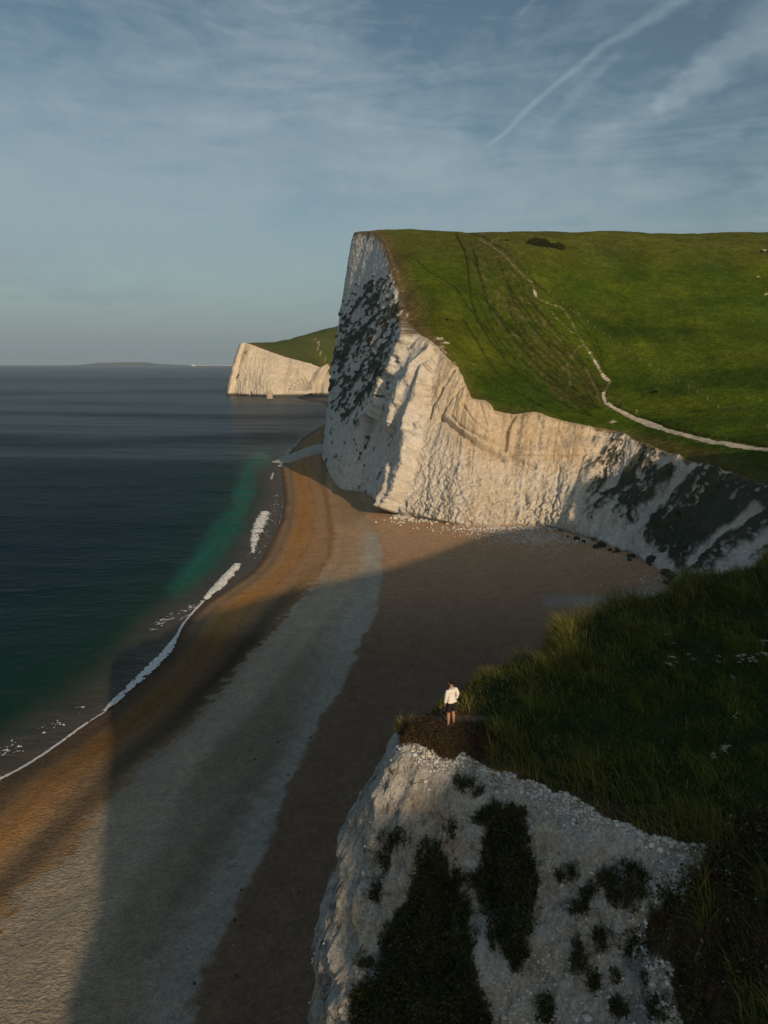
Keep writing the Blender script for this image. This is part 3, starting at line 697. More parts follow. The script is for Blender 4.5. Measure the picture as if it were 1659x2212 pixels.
# a function that drops a picture point onto the hillside
def on_hill(uq_, vq_):
    d = ray(uq_, vq_); t = np.linspace(150, 520, 1500); Pp = d[None]*(t/d[1])[:, None]; z = Pp[:, 2]+CAMZ
    h = land_far(Pp[:, 0], Pp[:, 1]); i = np.argmax(h > z) if (h > z).any() else len(t)-1
    x, y = Pp[i, 0], Pp[i, 1]
    k = np.argmin((HX-x)**2+(HY-y)**2); return float(x), float(y), float(HZ.ravel()[k])
# ================================================================== FAR HEADLAND (second white cliff)
fr_px = [(521, 742, 1300), (530, 741, 1290), (545, 745, 1285), (565, 753, 1280), (590, 762, 1280), (620, 772, 1285), (650, 780, 1290), (680, 789, 1300), (698, 797, 1310), (706, 800, 1330), (720, 812, 1400), (745, 830, 1480)]
fb_px = [(491, 853), (505, 854), (530, 855), (560, 856), (590, 857), (620, 857), (650, 856), (672, 854), (690, 854), (700, 855), (715, 853), (740, 851)]
FR = np.array([(-285, 1560, 60), (-268, 1410, 78)] + [tuple(at_y(*p)) for p in fr_px])
FB = np.array([(-320, 1600, 0), (-300, 1430, 0)] + [tuple(at_z(a, b_)) for a, b_ in fb_px])
wf = np.array([.5, 1]+[1.5, 1.2, 1.2, 1.2, 1.2, 1.2, 1.2, 1.2, 1.2, 1, 1, .6])
n_f, n_v = 340, 110
R2, B2 = resample(FR, n_f, wf), resample(FB, n_f, wf)
h2 = np.linspace(0, 1, n_v)[None]
p2 = .80*h2+.20*h2**2.2
CF = B2[:, None]*(1-p2[..., None])+R2[:, None]*p2[..., None]; CF[..., 2] = B2[:, None, 2]*(1-h2)+R2[:, None, 2]*h2
N2 = normals(CF); N2 *= -1 if N2[..., 1].mean() > 0 else 1
a2 = np.r_[0, np.cumsum(np.linalg.norm(np.diff(B2[:, :2], axis=0), axis=1))][:, None]*np.ones((1, n_v)); z2 = CF[..., 2]
uf, vf = proj(CF)
dsp = fbm(P3(a2*.045, z2*.012, 5.), 4, gain=.6)*3.0 + fbm(P3(a2*.16, z2*.12, 15.), 4, ridge=True)*1.6 + fbm(P3(a2*.02, z2*.01, 6.), 2)*6 + fbm(P3(a2*.2, z2*.1, 8.), 3)*1.2
dsp += 14*np.exp(-(dist_poly(uf, vf, [(700, 797), (672, 830), (665, 853)])[0]/7)**2)
dsp -= 10*np.exp(-(dist_poly(uf, vf, [(668, 822), (668, 853)])[0]/5)**2)
cave = np.hypot((uf-541)/2.6, (vf-852)/7)
dsp -= 14*sm(1-cave, 0, .4)
dsp *= (1-sm(h2, .96, 1))
CF += N2*dsp[..., None]
CCF = np.broadcast_to(V3(.60, .54, .43), CF.shape).copy()
nf_ = fbm(P3(a2*.10, z2*.02, 9.), 4); nf2 = fbm(P3(a2*.05, z2*.05, 19.), 4)
CCF = mixa(CCF, np.broadcast_to(V3(.40, .35, .27), CCF.shape), sm(nf_, .05, .4)*.6)
CCF = mixa(CCF, np.broadcast_to(V3(.07, .08, .05), CCF.shape), sm(nf2+.25*nf_, .35, .5)*.8*((uf < 560) | (h2 > .8)))
CCF = mixa(CCF, np.broadcast_to(V3(.05, .045, .035), CCF.shape), (1-sm(z2, 2, 5))*.9)
fan = 0
for q in range(7):
    d = dist_poly(uf, vf, [(668, 848), (668-46*cos(.35+q*.2), 848-34*sin(.35+q*.2))])[0]; fan = np.maximum(fan, np.exp(-(d/1.1)**2))
CCF = mixa(CCF, np.broadcast_to(V3(.12, .09, .07), CCF.shape), fan*.55)
fc = mesh_obj('far_cliff', CF, grid_faces(n_f, n_v), m_far, col=CCF)
tag(fc, 'sunlit cream cliff of the distant headland standing in the sea', kind='structure')
fctrl = [tuple(p) for p in FR] + [tuple(at_y(*p)) for p in ((600, 738, 1420), (640, 735, 1500), (655, 727, 1600), (690, 715, 1720), (728, 706, 1850), (780, 700, 1950), (690, 760, 1430), (725, 770, 1450), (640, 752, 1370), (560, 740, 1330))] + \
        [(-300, 1700, 70), (-250, 2100, 90), (0, 2300, 130), (150, 2000, 120), (50, 1650, 110)]
lf = rbf(fctrl)
ntq = 90; Tq = np.linspace(0, 1, ntq)
TX2 = np.interp(np.linspace(0, 1, n_f), [0, .3, .7, 1], [-330, -300, -50, 250]); TY2 = np.interp(np.linspace(0, 1, n_f), [0, .3, 1], [1700, 2250, 2300])
FX = R2[:, None, 0]+(TX2[:, None]-R2[:, None, 0])*Tq; FY = R2[:, None, 1]+(TY2[:, None]-R2[:, None, 1])*Tq
FZ = lf(FX, FY); drf = np.hypot(FX-R2[:, None, 0], FY-R2[:, None, 1]); FZ += (R2[:, None, 2]-FZ)*np.exp(-drf/12); FZ += sm(drf, 2, 20)*fbm(P3(FX*.02, FY*.02, 3.), 3)*1.5
uf, vf = proj(P3(FX, FY, FZ)); nh = fbm(P3(FX*.03, FY*.03, 9.), 4)
FCc = mixa(np.broadcast_to(V3(.062, .085, .018), FX.shape+(3,)), np.broadcast_to(V3(.10, .085, .035), FX.shape+(3,)), sm(nh, -.2, .4)*.6)
FCc = mixa(FCc, np.broadcast_to(V3(.12, .09, .05), FCc.shape), np.exp(-(drf/10)**2)*.8)
FCc = mixa(FCc, np.broadcast_to(V3(.45, .38, .28), FCc.shape), np.exp(-(dist_poly(uf, vf, [(680, 733), (690, 741), (686, 755), (703, 775)])[0]/1.0)**2)*.7)
fh = mesh_obj('far_hill', P3(FX, FY, FZ), grid_faces(n_f, ntq), m_far, col=FCc)
tag(fh, 'green turf on top of the distant headland', kind='structure')
# dark strand below its shaded notch
stp = [(640, 858), (665, 855), (700, 853), (760, 855), (780, 880), (730, 885), (712, 874), (690, 868), (660, 864)]
sv3 = np.array([at_z(a, b_, .4) for a, b_ in stp]); n_ = len(stp); cen = sv3.mean(0) + V3(0, 0, 1.5)
low = sv3.copy(); low[:, 2] = -1.5; VV = np.r_[sv3, low, [cen]]
ff = [np.array([[i, (i+1) % n_, n_+(i+1) % n_, n_+i] for i in range(n_)]), np.array([[i, 2*n_, (i+1) % n_] for i in range(n_)])]
tag(mesh_obj('far_beach', VV, ff, mat_surf('far_shingle', (.13, .10, .08), var=((.05, .2),), bumps=((.3, .3),))), 'dark shingle strand under the distant headland', kind='structure')

# rough rock maker
def rock_mesh(name, seed, sub=3, rough=.35, sx=1, sy=1, sz=1, mat=None, colr=None):
    import bmesh
    bm = bmesh.new(); bmesh.ops.create_icosphere(bm, subdivisions=sub, radius=1)
    co = np.array([v_.co[:] for v_ in bm.verts])
    d = fbm(co*1.1+seed*3.7, 4, ridge=True)*rough + fbm(co*.7+seed, 2)*rough*1.2
    co = co*(1+d)[:, None]
    co = np.clip(co, -.95+.1*pn(co*2+seed)[:, None], .95)
    co *= (sx, sy, sz)
    for v_, c_ in zip(bm.verts, co): v_.co = c_
    me = bpy.data.meshes.new(name); bm.to_mesh(me); bm.free()
    if colr is not None:
        a = me.color_attributes.new('Col', 'FLOAT_COLOR', 'POINT')
        n_z = fbm(co*.9+seed*2, 3); c_ = np.array(colr)[None]*(1+.3*n_z)[:, None]
        a.data.foreach_set('color', np.c_[np.clip(c_, 0, 1), np.ones(len(co))].astype(np.float32).ravel())
    if mat: me.materials.append(mat)
    return me
# sea stack off the far headland
p = at_z(583, 861)
st_me = rock_mesh('sea_stack', 4, 4, .25, 4.5, 5, 9, m_far, (.42, .36, .28))
o = bpy.data.objects.new('sea_stack', st_me); COL.objects.link(o); o.location = (p[0], p[1], 3)
tag(o, 'small pale rock stack in the sea just off the distant cliff', 'sea stack')

# chalk rib running down the beach into the water
L0, L1 = at_z(704, 968, 1.0), at_z(606, 1000, .5)
nr, nw = 220, 70
t = np.linspace(0, 1, nr)[:, None]; w = np.linspace(-1, 1, nw)[None]
ax = (L1-L0)[:2]; Ln = np.linalg.norm(ax); ax = ax/Ln; px_ = np.array([-ax[1], ax[0]])
wid = 14*(1-t*.45); hgt = 3.6*(1-t)**.7 + 1.0
LX = L0[0]+ax[0]*t*Ln+px_[0]*w*wid; LY = L0[1]+ax[1]*t*Ln+px_[1]*w*wid
rn_ = fbm(P3(LX*.55, LY*.55, 1.), 4, ridge=True, gain=.6); rl = fbm(P3(LX*.1, LY*.1, 2.), 3)
LZ = hgt*(1-np.abs(w)**2.4)*(.75+.5*rl) + rn_*1.1 - .8 - 3.0*sm(np.abs(w), .85, 1.) - 2.5*sm(t, .93, 1.0)
LX = LX+rl*1.5; LY = LY+rn_*1.0
LC = mixa(np.broadcast_to(V3(.52, .51, .47), LX.shape+(3,)), np.broadcast_to(V3(.14, .13, .10), LX.shape+(3,)), np.clip((1-sm(LZ, -.3, .4))+sm(-rn_, .0, .4)*.3, 0, 1))
rib = mesh_obj('rock_ledge', P3(LX, LY, LZ), grid_faces(nr, nw), m_chalk, col=LC)
tag(rib, 'low chalk ledge running from the cliff foot down to the water', 'rock ledge')

# ================================================================== HAZY COAST AND SHIP ON THE HORIZON
m_dist = mat_surf('distant_land', (.085, .11, .10), var=((.0008, .2),), bumps=())
def dist_ridge(name, u0, u1, Y, hs, mat, depth):
    n = len(hs)*8; us = np.linspace(u0, u1, n); h = np.interp(np.linspace(0, 1, n), np.linspace(0, 1, len(hs)), hs)
    h = h*(1+.12*fbm(P3(us*.09, 0*us, 4.), 3))
    x = (us-CX)/F*Y*CP
    rows = [P3(x, 0*x+Y, 0*x-2), P3(x, 0*x+Y+depth*.25, h*.75), P3(x, 0*x+Y+depth*.5, h), P3(x, 0*x+Y+depth, 0*x-2)]
    G = np.stack(rows, 1); return mesh_obj(name, G, grid_faces(n, 4), mat)
o = dist_ridge('distant_coast', 122, 420, 17500, [0, 25, 52, 78, 82, 90, 95, 88, 92, 74, 50, 38, 26, 18, 12, 10, 0], m_dist, 2500)
tag(o, 'long low hazy hill on the horizon at the left', kind='structure')
o = dist_ridge('distant_shore', 400, 520, 17800, [6, 20, 26, 30, 24, 28, 22, 26, 20, 12], mat_surf('pale_shore', (.62, .56, .48), var=((.004, .3),), bumps=()), 600)
tag(o, 'thin pale line of distant shore on the horizon', kind='structure')
def box(x0, x1, y0, y1, z0, z1):
    v_ = np.array([(x, y, z) for z in (z0, z1) for x, y in ((x0, y0), (x1, y0), (x1, y1), (x0, y1))], float)
    f_ = np.array([(0, 3, 2, 1), (4, 5, 6, 7), (0, 1, 5, 4), (1, 2, 6, 5), (2, 3, 7, 6), (3, 0, 4, 7)]); return v_, f_
def prism(pts, y0, y1):
    n = len(pts); v_ = np.array([(x, y0, z) for x, z in pts]+[(x, y1, z) for x, z in pts])
    return v_, [np.array([[i, (i+1) % n, n+(i+1) % n, n+i] for i in range(n)]), np.array([list(range(n))[::-1]]), np.array([list(range(n, 2*n))])]
ship = empty('ship', (float((417-CX)/F*16500*CP), 16500, 0))
tag(ship, 'tiny white ship on the horizon left of the distant headland', 'ship')
m_ship = mat_surf('white_ship_paint', (.8, .8, .8), rough=.4, var=(), bumps=())
v_, f_ = prism([(-55, 14), (-46, 0), (46, 0), (58, 16), (40, 13)], -9, 9); mesh_obj('hull', v_, f_, m_ship, ship, smooth=False)
v_, f_ = box(-36, 34, -8, 8, 13.5, 27); mesh_obj('superstructure', v_, f_, m_ship, ship, smooth=False)
v_, f_ = box(14, 30, -7, 7, 27, 36); mesh_obj('bridge', v_, f_, m_ship, ship, smooth=False)
v_, f_ = prism([(-22, 27), (-10, 27), (-13, 44), (-21, 44)], -3, 3); mesh_obj('funnel', v_, f_, m_ship, ship, smooth=False)

# ================================================================== NEAR HEADLAND
RB = [(1.0, 24.2), (1.9, 24.9), (2.8, 25.9), (4.3, 27.2), (5.8, 28.3), (7.5, 29.4), (8.7, 31.2), (14.5, 34.6), (20.5, 36.5), (30, 47), (46, 57), (60, 60)]          # back rim
RFp = [(60, -20), (40, 0), (24, 6), (15.5, 10), (13.2, 14.5), (11, 18.6), (8.0, 20.2), (5.0, 21.6), (2.6, 22.4), (0.8, 23.2)]   # front rim, coming back to the tip
POLY = RB + RFp
pctrl = [(1, 24, 38.7), (3, 25, 38.9), (5, 21.8, 37.9), (11, 19, 37.0), (13.2, 14.5, 36.6), (15.5, 10, 36.8), (5.6, 28.7, 39.4), (8.7, 31.7, 39.9), (14.5, 34.4, 40.5), (19.5, 35.5, 41.4), (10, 25, 38.7), (15, 25, 39.2),
         (16, 30, 40.2), (22, 25, 40.3), (20, 15, 38.8), (30, 20, 41.5), (30, 45, 41), (24, 6, 38.4), (45, 30, 43), (46, 57, 40), (40, 0, 42), (50, 10, 44)]
plat = rbf(pctrl)
nx, ny = 620, 600
def crag(P, m):
    """sideways bulges and ledges of the broken chalk, shared by the face and all that sits on it"""
    a = fbm(P*(.42, .42, .55)+3, 3, ridge=True); b_ = fbm(P*(1.3, 1.3, 1.9)+9, 3, ridge=True); c = fbm(P*(.25, .25, .25)+31, 2)
    d = (a-.35)*.75 + (b_-.35)*.22 + c*.9
    return P + np.stack([-.62*d*m, -.78*d*m, .1*d*m], -1)
gx = np.concatenate([np.linspace(-9.5, 20.5, 520)[:-1], np.linspace(20.5, 52, 101)]); gy = np.concatenate([np.linspace(1, 9, 30)[:-1], np.linspace(9, 39, 480), np.linspace(39, 62, 70)[1:]])
NX, NY = np.meshgrid(gx, gy, indexing='ij')
def on_face(x, y, z):
    m_ = sm(sdf(x, y, POLY)+fbm(P3(x*.35, y*.35, 3.), 3)*.55, .15, 1.6); p_ = crag(P3(x, y, z), m_); return p_[:, 0], p_[:, 1], p_[:, 2]
jn = fbm(P3(NX*.35, NY*.35, 3.), 3)
sd = sdf(NX, NY, POLY) + jn*.55
pz = plat(NX, NY)
# slope of the face: steep round the tip and the back, easier to the right
front = sm(-(NX*.35+NY-23.9), -1.5, 2.5)
slope = 2.5*(1-front) + front*np.interp(NX, [-6, 0, 3, 8, 13, 18], [2.2, 2.0, 1.75, 1.5, 1.05, .7])
dO = np.clip(sd, 0, None)
lump_l = fbm(P3(NX*.5, NY*.5, 19.), 3)
drop = slope*(dO - .5*(1-np.exp(-dO/.5)))
face_m = sm(sd, -.1, .8)
rib_n = fbm(P3(NX*.45, NY*.45, 7.), 4, ridge=True); lump = fbm(P3(NX*.22, NY*.22, 9.), 3); fin = fbm(P3(NX*1.6, NY*1.6, 11.), 4); fin2 = fbm(P3(NX*4.5, NY*4.5, 12.), 3)
drop = drop + 6.5*np.log1p(np.exp(np.clip((-NX-1.9-.015*np.clip(33-(pz-drop), 0, 14)+lump_l*.5)*2.2, -30, 30)))/2.2
NZ = pz - drop + face_m*(lump*1.1 + rib_n*.35 + fin*.30 + fin2*.11)
NZ += (1-face_m)*(fbm(P3(NX*.16, NY*.16, 21.), 3)*.45 + fbm(P3(NX*.7, NY*.7, 22.), 3)*.12)
NZ += face_m*(lump*.5)
NZ += .25*np.exp(-((sd+.6)/.7)**2)*(1-front)
NZ = np.maximum(NZ, -1)
u, v = proj(crag(P3(NX, NY, NZ), sm(sd, .15, 1.6)))
GR_EDGE = [(868, 1602), (905, 1614), (955, 1636), (985, 1640), (1000, 1628), (1025, 1645), (1060, 1662), (1140, 1688), (1230, 1722), (1300, 1762), (1400, 1803), (1490, 1824), (1541, 1832), (1496, 1886), (1478, 1925), (1440, 1936), (1402, 1970),
           (1392, 2010), (1398, 2062), (1450, 2084), (1452, 2140), (1474, 2212), (1480, 2400), (1900, 2400), (1900, 1000), (800, 1000), (830, 1500)]
nzp = fbm(P3(NX*1.2, NY*1.2, 31.), 4); nzq = fbm(P3(NX*.5, NY*.5, 33.), 3)
gm = sdf(u, v, GR_EDGE) + nzp*16
grass_m = sm(-gm, -4, 5)
VEG = [[(918, 1825), (945, 1828), (969, 1847), (976, 1904), (1011, 1953), (1014, 2001), (1021, 2064), (1024, 2113), (1043, 2161), (1056, 2212), (1080, 2300), (760, 2300), (774, 2212), (755, 2186), (771, 2145), (774, 2119), (822, 2116), (825, 2058), (835, 2020), (851, 1985), (880, 1946), (896, 1902)],
       [(1030, 1767), (1050, 1745), (1075, 1738), (1117, 1754), (1126, 1786), (1139, 1834), (1158, 1873), (1155, 1969), (1129, 2042), (1139, 2064), (1110, 2097), (1088, 2062), (1068, 2032), (1062, 1985), (1040, 1953), (1017, 1920), (1017, 1895), (1046, 1869), (1056, 1834), (1049, 1786)],
       [(1300, 1890), (1325, 1868), (1360, 1870), (1392, 1900), (1395, 1920), (1370, 1965), (1330, 1950), (1300, 1930)]]
def ell(cx_, cy_, a, b_, n=12): return [(cx_+a*cos(q*2*pi/n), cy_+b_*sin(q*2*pi/n)) for q in range(n)]
SM = [(973, 1809, 10, 24), (851, 1812, 26, 16), (825, 1868, 8, 26), (809, 1921, 14, 20), (998, 1694, 8, 8), (1021, 1702, 13, 10), (1232, 1885, 9, 9), (1244, 1965, 17, 12), (1243, 2071, 18, 32), (1285, 2116, 9, 16), (1301, 2026, 12, 22),
      (1358, 2039, 12, 26), (1179, 2182, 16, 24), (1330, 2180, 16, 18), (1268, 1932, 12, 18), (985, 1900, 9, 16), (1395, 2130, 14, 16), (1420, 2180, 16, 20), (1215, 1892, 6, 8), (790, 2075, 16, 12), (1320, 2110, 7, 9)]
VEG += [ell(*s_) for s_ in SM]
vm = np.zeros(u.shape)
for kk, pg in enumerate(VEG): vm = np.maximum(vm, sm(-(sdf(u, v, pg)+nzp*11), -2.5, 3)*(1 if kk < 2 else .25))
chn = V3(.47, .465, .44); chs = V3(.38, .335, .27)
NC = mixa(np.broadcast_to(chn, NX.shape+(3,)), np.broadcast_to(chs, NX.shape+(3,)), sm(fbm(P3(NX*.3, NY*.3+NZ*.1, 41.), 4), -.05, .45)*.65)
NC = mixa(NC, np.broadcast_to(V3(.40, .37, .31), NC.shape), sm(gm, 60, 0)*.55*(gm > -10)*sm(u, 950, 1050))
NC = mixa(NC, np.broadcast_to(V3(.30, .28, .24), NC.shape), sm(-rib_n, -.1, .3)*.25)
kn = 1-sm(np.abs(fbm(P3(NX*.8+NZ*.3, NY*.8, NZ*1.1), 4)), .0, .045)
kn2 = 1-sm(np.abs(fbm(P3(NX*2.0, NY*2.0, NZ*2.6+5), 3)), .0, .06)
NC *= (1-.42*kn*sm(nzq, -.25, .15)-.22*kn2)[..., None]
NC = mixa(NC, np.broadcast_to(V3(.34, .24, .15), NC.shape), sm(nzq+.4*nzp, .12, .5)*.5*sm(u, 760, 860))
NC = mixa(NC, np.broadcast_to(V3(.10, .09, .06), NC.shape), sm(fbm(P3(NX*3.1, NY*3.1, NZ*2.), 3), .42, .5)*.75)
NC *= (1+.20*fin2+.12*fin)[..., None]
NC = mixa(NC, np.broadcast_to(V3(.028, .030, .016), NC.shape), vm*.93)
soil = mixa(np.broadcast_to(V3(.050, .038, .024), NX.shape+(3,)), np.broadcast_to(V3(.022, .036, .012), NX.shape+(3,)), sm(sdf(u, v, [(1020, 1400), (1700, 1200), (1800, 1800), (1540, 1800), (1250, 1700), (1030, 1600)]), 12, -12))
NC = mixa(NC, np.broadcast_to(soil, NC.shape), grass_m)
orange_pat = np.exp(-(np.hypot((u-1085)/42, (v-1668)/9))**2)
NC = mixa(NC, np.broadcast_to(V3(.30, .17, .08), NC.shape), orange_pat*.8)
ptch = sm(1-np.hypot((u-1010+nzp*20)/75, (v-1553+nzp*6)/9), 0, .5)
NC = mixa(NC, np.broadcast_to(V3(.20, .185, .155), NC.shape), ptch*.35)
fcs = grid_faces(len(gx), len(gy))
zf = NZ.ravel()[fcs].max(1) > -.9
# split the one sheet into the bare chalk face and the soil that carries the grass, sharing their border
top_f = (grass_m.ravel()[fcs].mean(1) > .5)
V_ = crag(P3(NX, NY, NZ), sm(sd, .15, 1.6)).reshape(-1, 3); C_ = NC.reshape(-1, 3)
def sub_obj(name, mask, mat):
    f_ = fcs[mask]; uq, inv = np.unique(f_.ravel(), return_inverse=True)
    return mesh_obj(name, V_[uq], inv.reshape(-1, 4), mat, col=C_[uq])
tag(sub_obj('near_cliff', zf & ~top_f, m_chalk_near), 'crumbling chalk face of the near headland with dark scrub patches', kind='structure')
tag(sub_obj('headland', zf & top_f, m_soil), 'dark soil top of the near headland under the grass', kind='structure')
def near_z(x, y):
    i = np.clip(np.interp(x, gx, np.arange(len(gx))), 0, len(gx)-1.001); j = np.clip(np.interp(y, gy, np.arange(len(gy))), 0, len(gy)-1.001)
    i0, j0 = i.astype(int), j.astype(int); fi, fj = i-i0, j-j0
    return (NZ[i0, j0]*(1-fi)*(1-fj)+NZ[i0+1, j0]*fi*(1-fj)+NZ[i0, j0+1]*(1-fi)*fj+NZ[i0+1, j0+1]*fi*fj)

mx0, my0 = 3.0, 24.2
# the hill the headland grows out of, behind and beside the camera: unseen, its ridge shaped to throw the long shadow over the beach
qs = np.concatenate([np.linspace(-8, 18, 60)[:-1], np.linspace(18, 320, 90)])
ss = np.linspace(-320, -4, 110)
Q, SS = np.meshgrid(qs, ss, indexing='ij')
def qs_(p): return p[0]*cos(SUN_A)+p[1]*sin(SUN_A), -p[0]*sin(SUN_A)+p[1]*cos(SUN_A)
anch = [(*at_z(110, 2212)[:2], 0), (*at_z(150, 2050)[:2], 0), (*at_z(205, 1900)[:2], 0), (-3.4, 24, 30), (-2.0, 24, 36), (0.6, 22.6, 37.2), (mx0, my0, 39.2), (4.5, 25, 40.4), (8.7, 31.7, 39.9), (14.5, 34.6, 40.6), (*at_z(400, 1345)[:2], 1), (*at_z(600, 1300)[:2], 2),
        (*at_z(830, 1252)[:2], 2.6), (*at_z(900, 1228)[:2], 2.6), (*at_z(1050, 1170)[:2], 2.8), (*at_z(1180, 1150)[:2], 2.8)]
pq = sorted([(qs_(p)[0], p[2]+qs_(p)[1]*TE) for p in anch]); print('profile', [(round(a, 1), round(b_, 1)) for a, b_ in pq])
PROF_Q = [-8, pq[0][0]-2.5] + [a for a, b_ in pq] + [pq[-1][0]+3, pq[-1][0]+8, pq[-1][0]+26, 220, 320]
PROF_C = [-60, -10] + [b_ for a, b_ in pq] + [pq[-1][1]+7, pq[-1][1]+12, pq[-1][1]+13, 70, 66]
PROF_C = list(np.maximum.accumulate(PROF_C[:-3]))+PROF_C[-3:]
prC = np.interp(Q, PROF_Q, PROF_C)
RS = -90.0
zr_ = prC - RS*TE
QZ = np.where(SS < RS, zr_ + TE*0.0*(SS-RS) - .0012*(SS-RS)**2, zr_ - .44*(SS-RS))
QZ = np.where(SS < RS, np.minimum(QZ, prC-SS*TE-.2), QZ)
qe = np.interp(SS, [-320, -90, -55, -25, -4], [-12, -8, 4, 16, 26])
QZ = np.minimum(np.maximum(QZ, 36), 36+0*QZ + np.maximum(QZ-36, 0)); QZ = np.where(Q < qe+3, np.minimum(QZ, (Q-qe)/3*36), QZ); QZ = np.maximum(QZ, -1)
QZ = np.where((SS > -95) & (SS < -85), QZ, np.minimum(QZ, np.maximum(prC-SS*TE-.3, -1)))
QZ += fbm(P3(Q*.06, SS*.06, 3.), 3)*.6*(np.abs(SS-RS) > 8)
ca, sa = cos(SUN_A), sin(SUN_A)
WX, WY = Q*ca - SS*sa, Q*sa + SS*ca
QC = mixa(np.broadcast_to(V3(.06, .085, .02), WX.shape+(3,)), np.broadcast_to(V3(.55, .54, .5), WX.shape+(3,)), (Q < qe+3.2).astype(float))
tag(mesh_obj('shadow_hill', P3(WX, WY, QZ), grid_faces(*Q.shape), m_turf, col=QC), 'unseen grassy hill that the near headland grows out of, shaped to shade the beach', kind='structure')
# the air over the sea
hv, hf_ = box(-32000, 32000, -3000, 30000, -8, 190)
m_hz = bpy.data.materials.new('haze_air'); m_hz.use_nodes = True; nh_ = m_hz.node_tree; nh_.nodes.clear()
pv_ = node(nh_, 'ShaderNodeVolumePrincipled', i={'Color': (.62, .82, 1.0, 1), 'Density': 3e-5, 'Anisotropy': 0.0})
nh_.links.new(pv_.outputs[0], node(nh_, 'ShaderNodeOutputMaterial').inputs['Volume'])
tag(mesh_obj('haze', hv, hf_, m_hz, smooth=False), 'thin sea haze', kind='stuff')

# ================================================================== SURF
rsf = np.random.RandomState(3)
m_foam = mat_surf('sea_foam', (.66, .69, .70), rough=.8, var=((2., .12),), bumps=((3, .06),))
def foam(name, pts, w, h, thr, cell, label, soft=1.0, seed=0., up=.06, rag=1.0):
    """lacy strip of white water: pts in picture coordinates on the water, w in metres"""
    P = at_z(np.array([a for a, _ in pts]), np.array([b_ for _, b_ in pts]), 0.0)
    L = np.r_[0, np.cumsum(np.linalg.norm(np.diff(P[:, :2], axis=0), axis=1))]
    n = max(int(L[-1]/cell), 8); P = resample(P, n, np.r_[0, np.diff(L)]*0+1) if len(P) < 3 else resample(P, n, np.maximum(np.gradient(L), .01))
    wv = np.interp(np.linspace(0, 1, n), np.linspace(0, 1, len(w)), w)
    k = int(max(w)/cell)+2; s = np.linspace(-.5, .5, k)
    T = np.gradient(P[:, :2], axis=0); T /= np.linalg.norm(T, axis=1)[:, None]; Nn = np.c_[-T[:, 1], T[:, 0]]
    X = P[:, None, 0]+Nn[:, None, 0]*s*wv[:, None]; Y = P[:, None, 1]+Nn[:, None, 1]*s*wv[:, None]
    e = 1-(np.abs(s)*2)[None]**2*np.ones_like(X)
    a = fbm(P3(X*1.1, Y*1.1, seed), 4); lace = 1-np.abs(fbm(P3(X*.8, Y*.8, seed+5), 4))*7; wig = fbm(P3(X*.3, Y*.3, seed+9), 3)
    b__ = fbm(P3(X*3.6, Y*2.2, seed+2), 4)
    den = e*soft + rag*(a*1.2 + wig*1.0 + .30*lace + b__*.9) - thr - .25*rag
    Z = up + h*np.clip(e, 0, 1)*(.75+.8*a) + .05*np.clip(a, 0, 1)
    Z = np.maximum(Z, up) 
    dsh = dist_poly(X, Y, shore)[0]; dsh = np.where(X > shore_x(Y), dsh, 0)
    Z = Z + np.interp(dsh, [0, 1, 3], [0, .18, .5])
    F_ = grid_faces(n, k); keep = den.ravel()[F_].mean(1) > 0
    F_ = F_[keep]; uq, inv = np.unique(F_.ravel(), return_inverse=True)
    o = mesh_obj(name, P3(X, Y, Z).reshape(-1, 3)[uq], inv.reshape(-1, 4), m_foam)
    tag(o, label, kind='stuff'); return o
foam('surf', [(222, 1540), (262, 1504), (308, 1462), (345, 1425), (368, 1398), (383, 1374)], [.9, 1.8, 2.4, 2.7, 2.4, 1.0], .30, .34, .10, 'white breaker washing along the near dark beach', seed=1, rag=.62)
foam('surf', [(440, 1298), (468, 1270), (492, 1245), (513, 1220)], [1.0, 3.0, 3.2, 2.2], .55, .12, .11, 'bright white breaker on the sunlit orange beach', seed=2, rag=.6)
foam('surf', [(546, 1196), (550, 1166), (561, 1134), (574, 1106)], [1.2, 3.4, 5.6, 4.6], .45, .42, .14, 'broken white wave left of the sunlit beach bend', seed=3, rag=.7)
foam('surf', [(586, 1036), (590, 1022)], [1.4, 1.0], .2, .3, .2, 'small white wavelet near the chalk ledge', seed=4)
foam('surf', [(604, 1010), (614, 992), (628, 972)], [3, 6, 3], .4, .75, .25, 'spray and foam at the end of the chalk ledge', seed=5)
foam('surf', [(636, 968), (650, 948), (668, 936)], [3, 3, 2], .2, .9, .25, 'foam on the small strand behind the chalk ledge', seed=6)
foam('surf', [(320, 1372), (350, 1345), (390, 1330), (440, 1296)], [1, 7, 8, 2], .06, 1.20, .07, 'lacy froth between the two breakers', seed=7)
foam('surf', [(-60, 1650), (20, 1618), (80, 1590), (150, 1545), (215, 1515)], [6, 7, 6, 4, 2], .05, 1.30, .06, 'lacy froth drifting off the near beach', seed=8)
foam('surf', [(520, 1212), (552, 1190), (572, 1160), (590, 1120), (598, 1070)], [2, 5, 6, 6, 4], .03, 1.28, .12, 'faint lace of foam over the wash at the beach bend', seed=12)
foam('surf', [(-90, 1742), (-10, 1690), (60, 1652), (120, 1612), (180, 1568), (225, 1540)], [1.0, 1.1, .8, .6, .6, .6], .04, .30, .08, 'thin white edge of water on the near beach', seed=9, rag=.6)
foam('surf', [(383, 1374), (395, 1350), (418, 1322), (440, 1298)], [.7, .8, .8, .8], .05, .3, .08, 'thin white edge of water between the two breakers', seed=10, rag=.5)
foam('surf', [(513, 1220), (540, 1215), (560, 1195), (582, 1165), (604, 1128), (611, 1085), (608, 1045)], [.4, .5, .6, .6, .5, .5, .5], .03, 1.15, .12, 'faint wet edge of the water at the beach bend', seed=11)

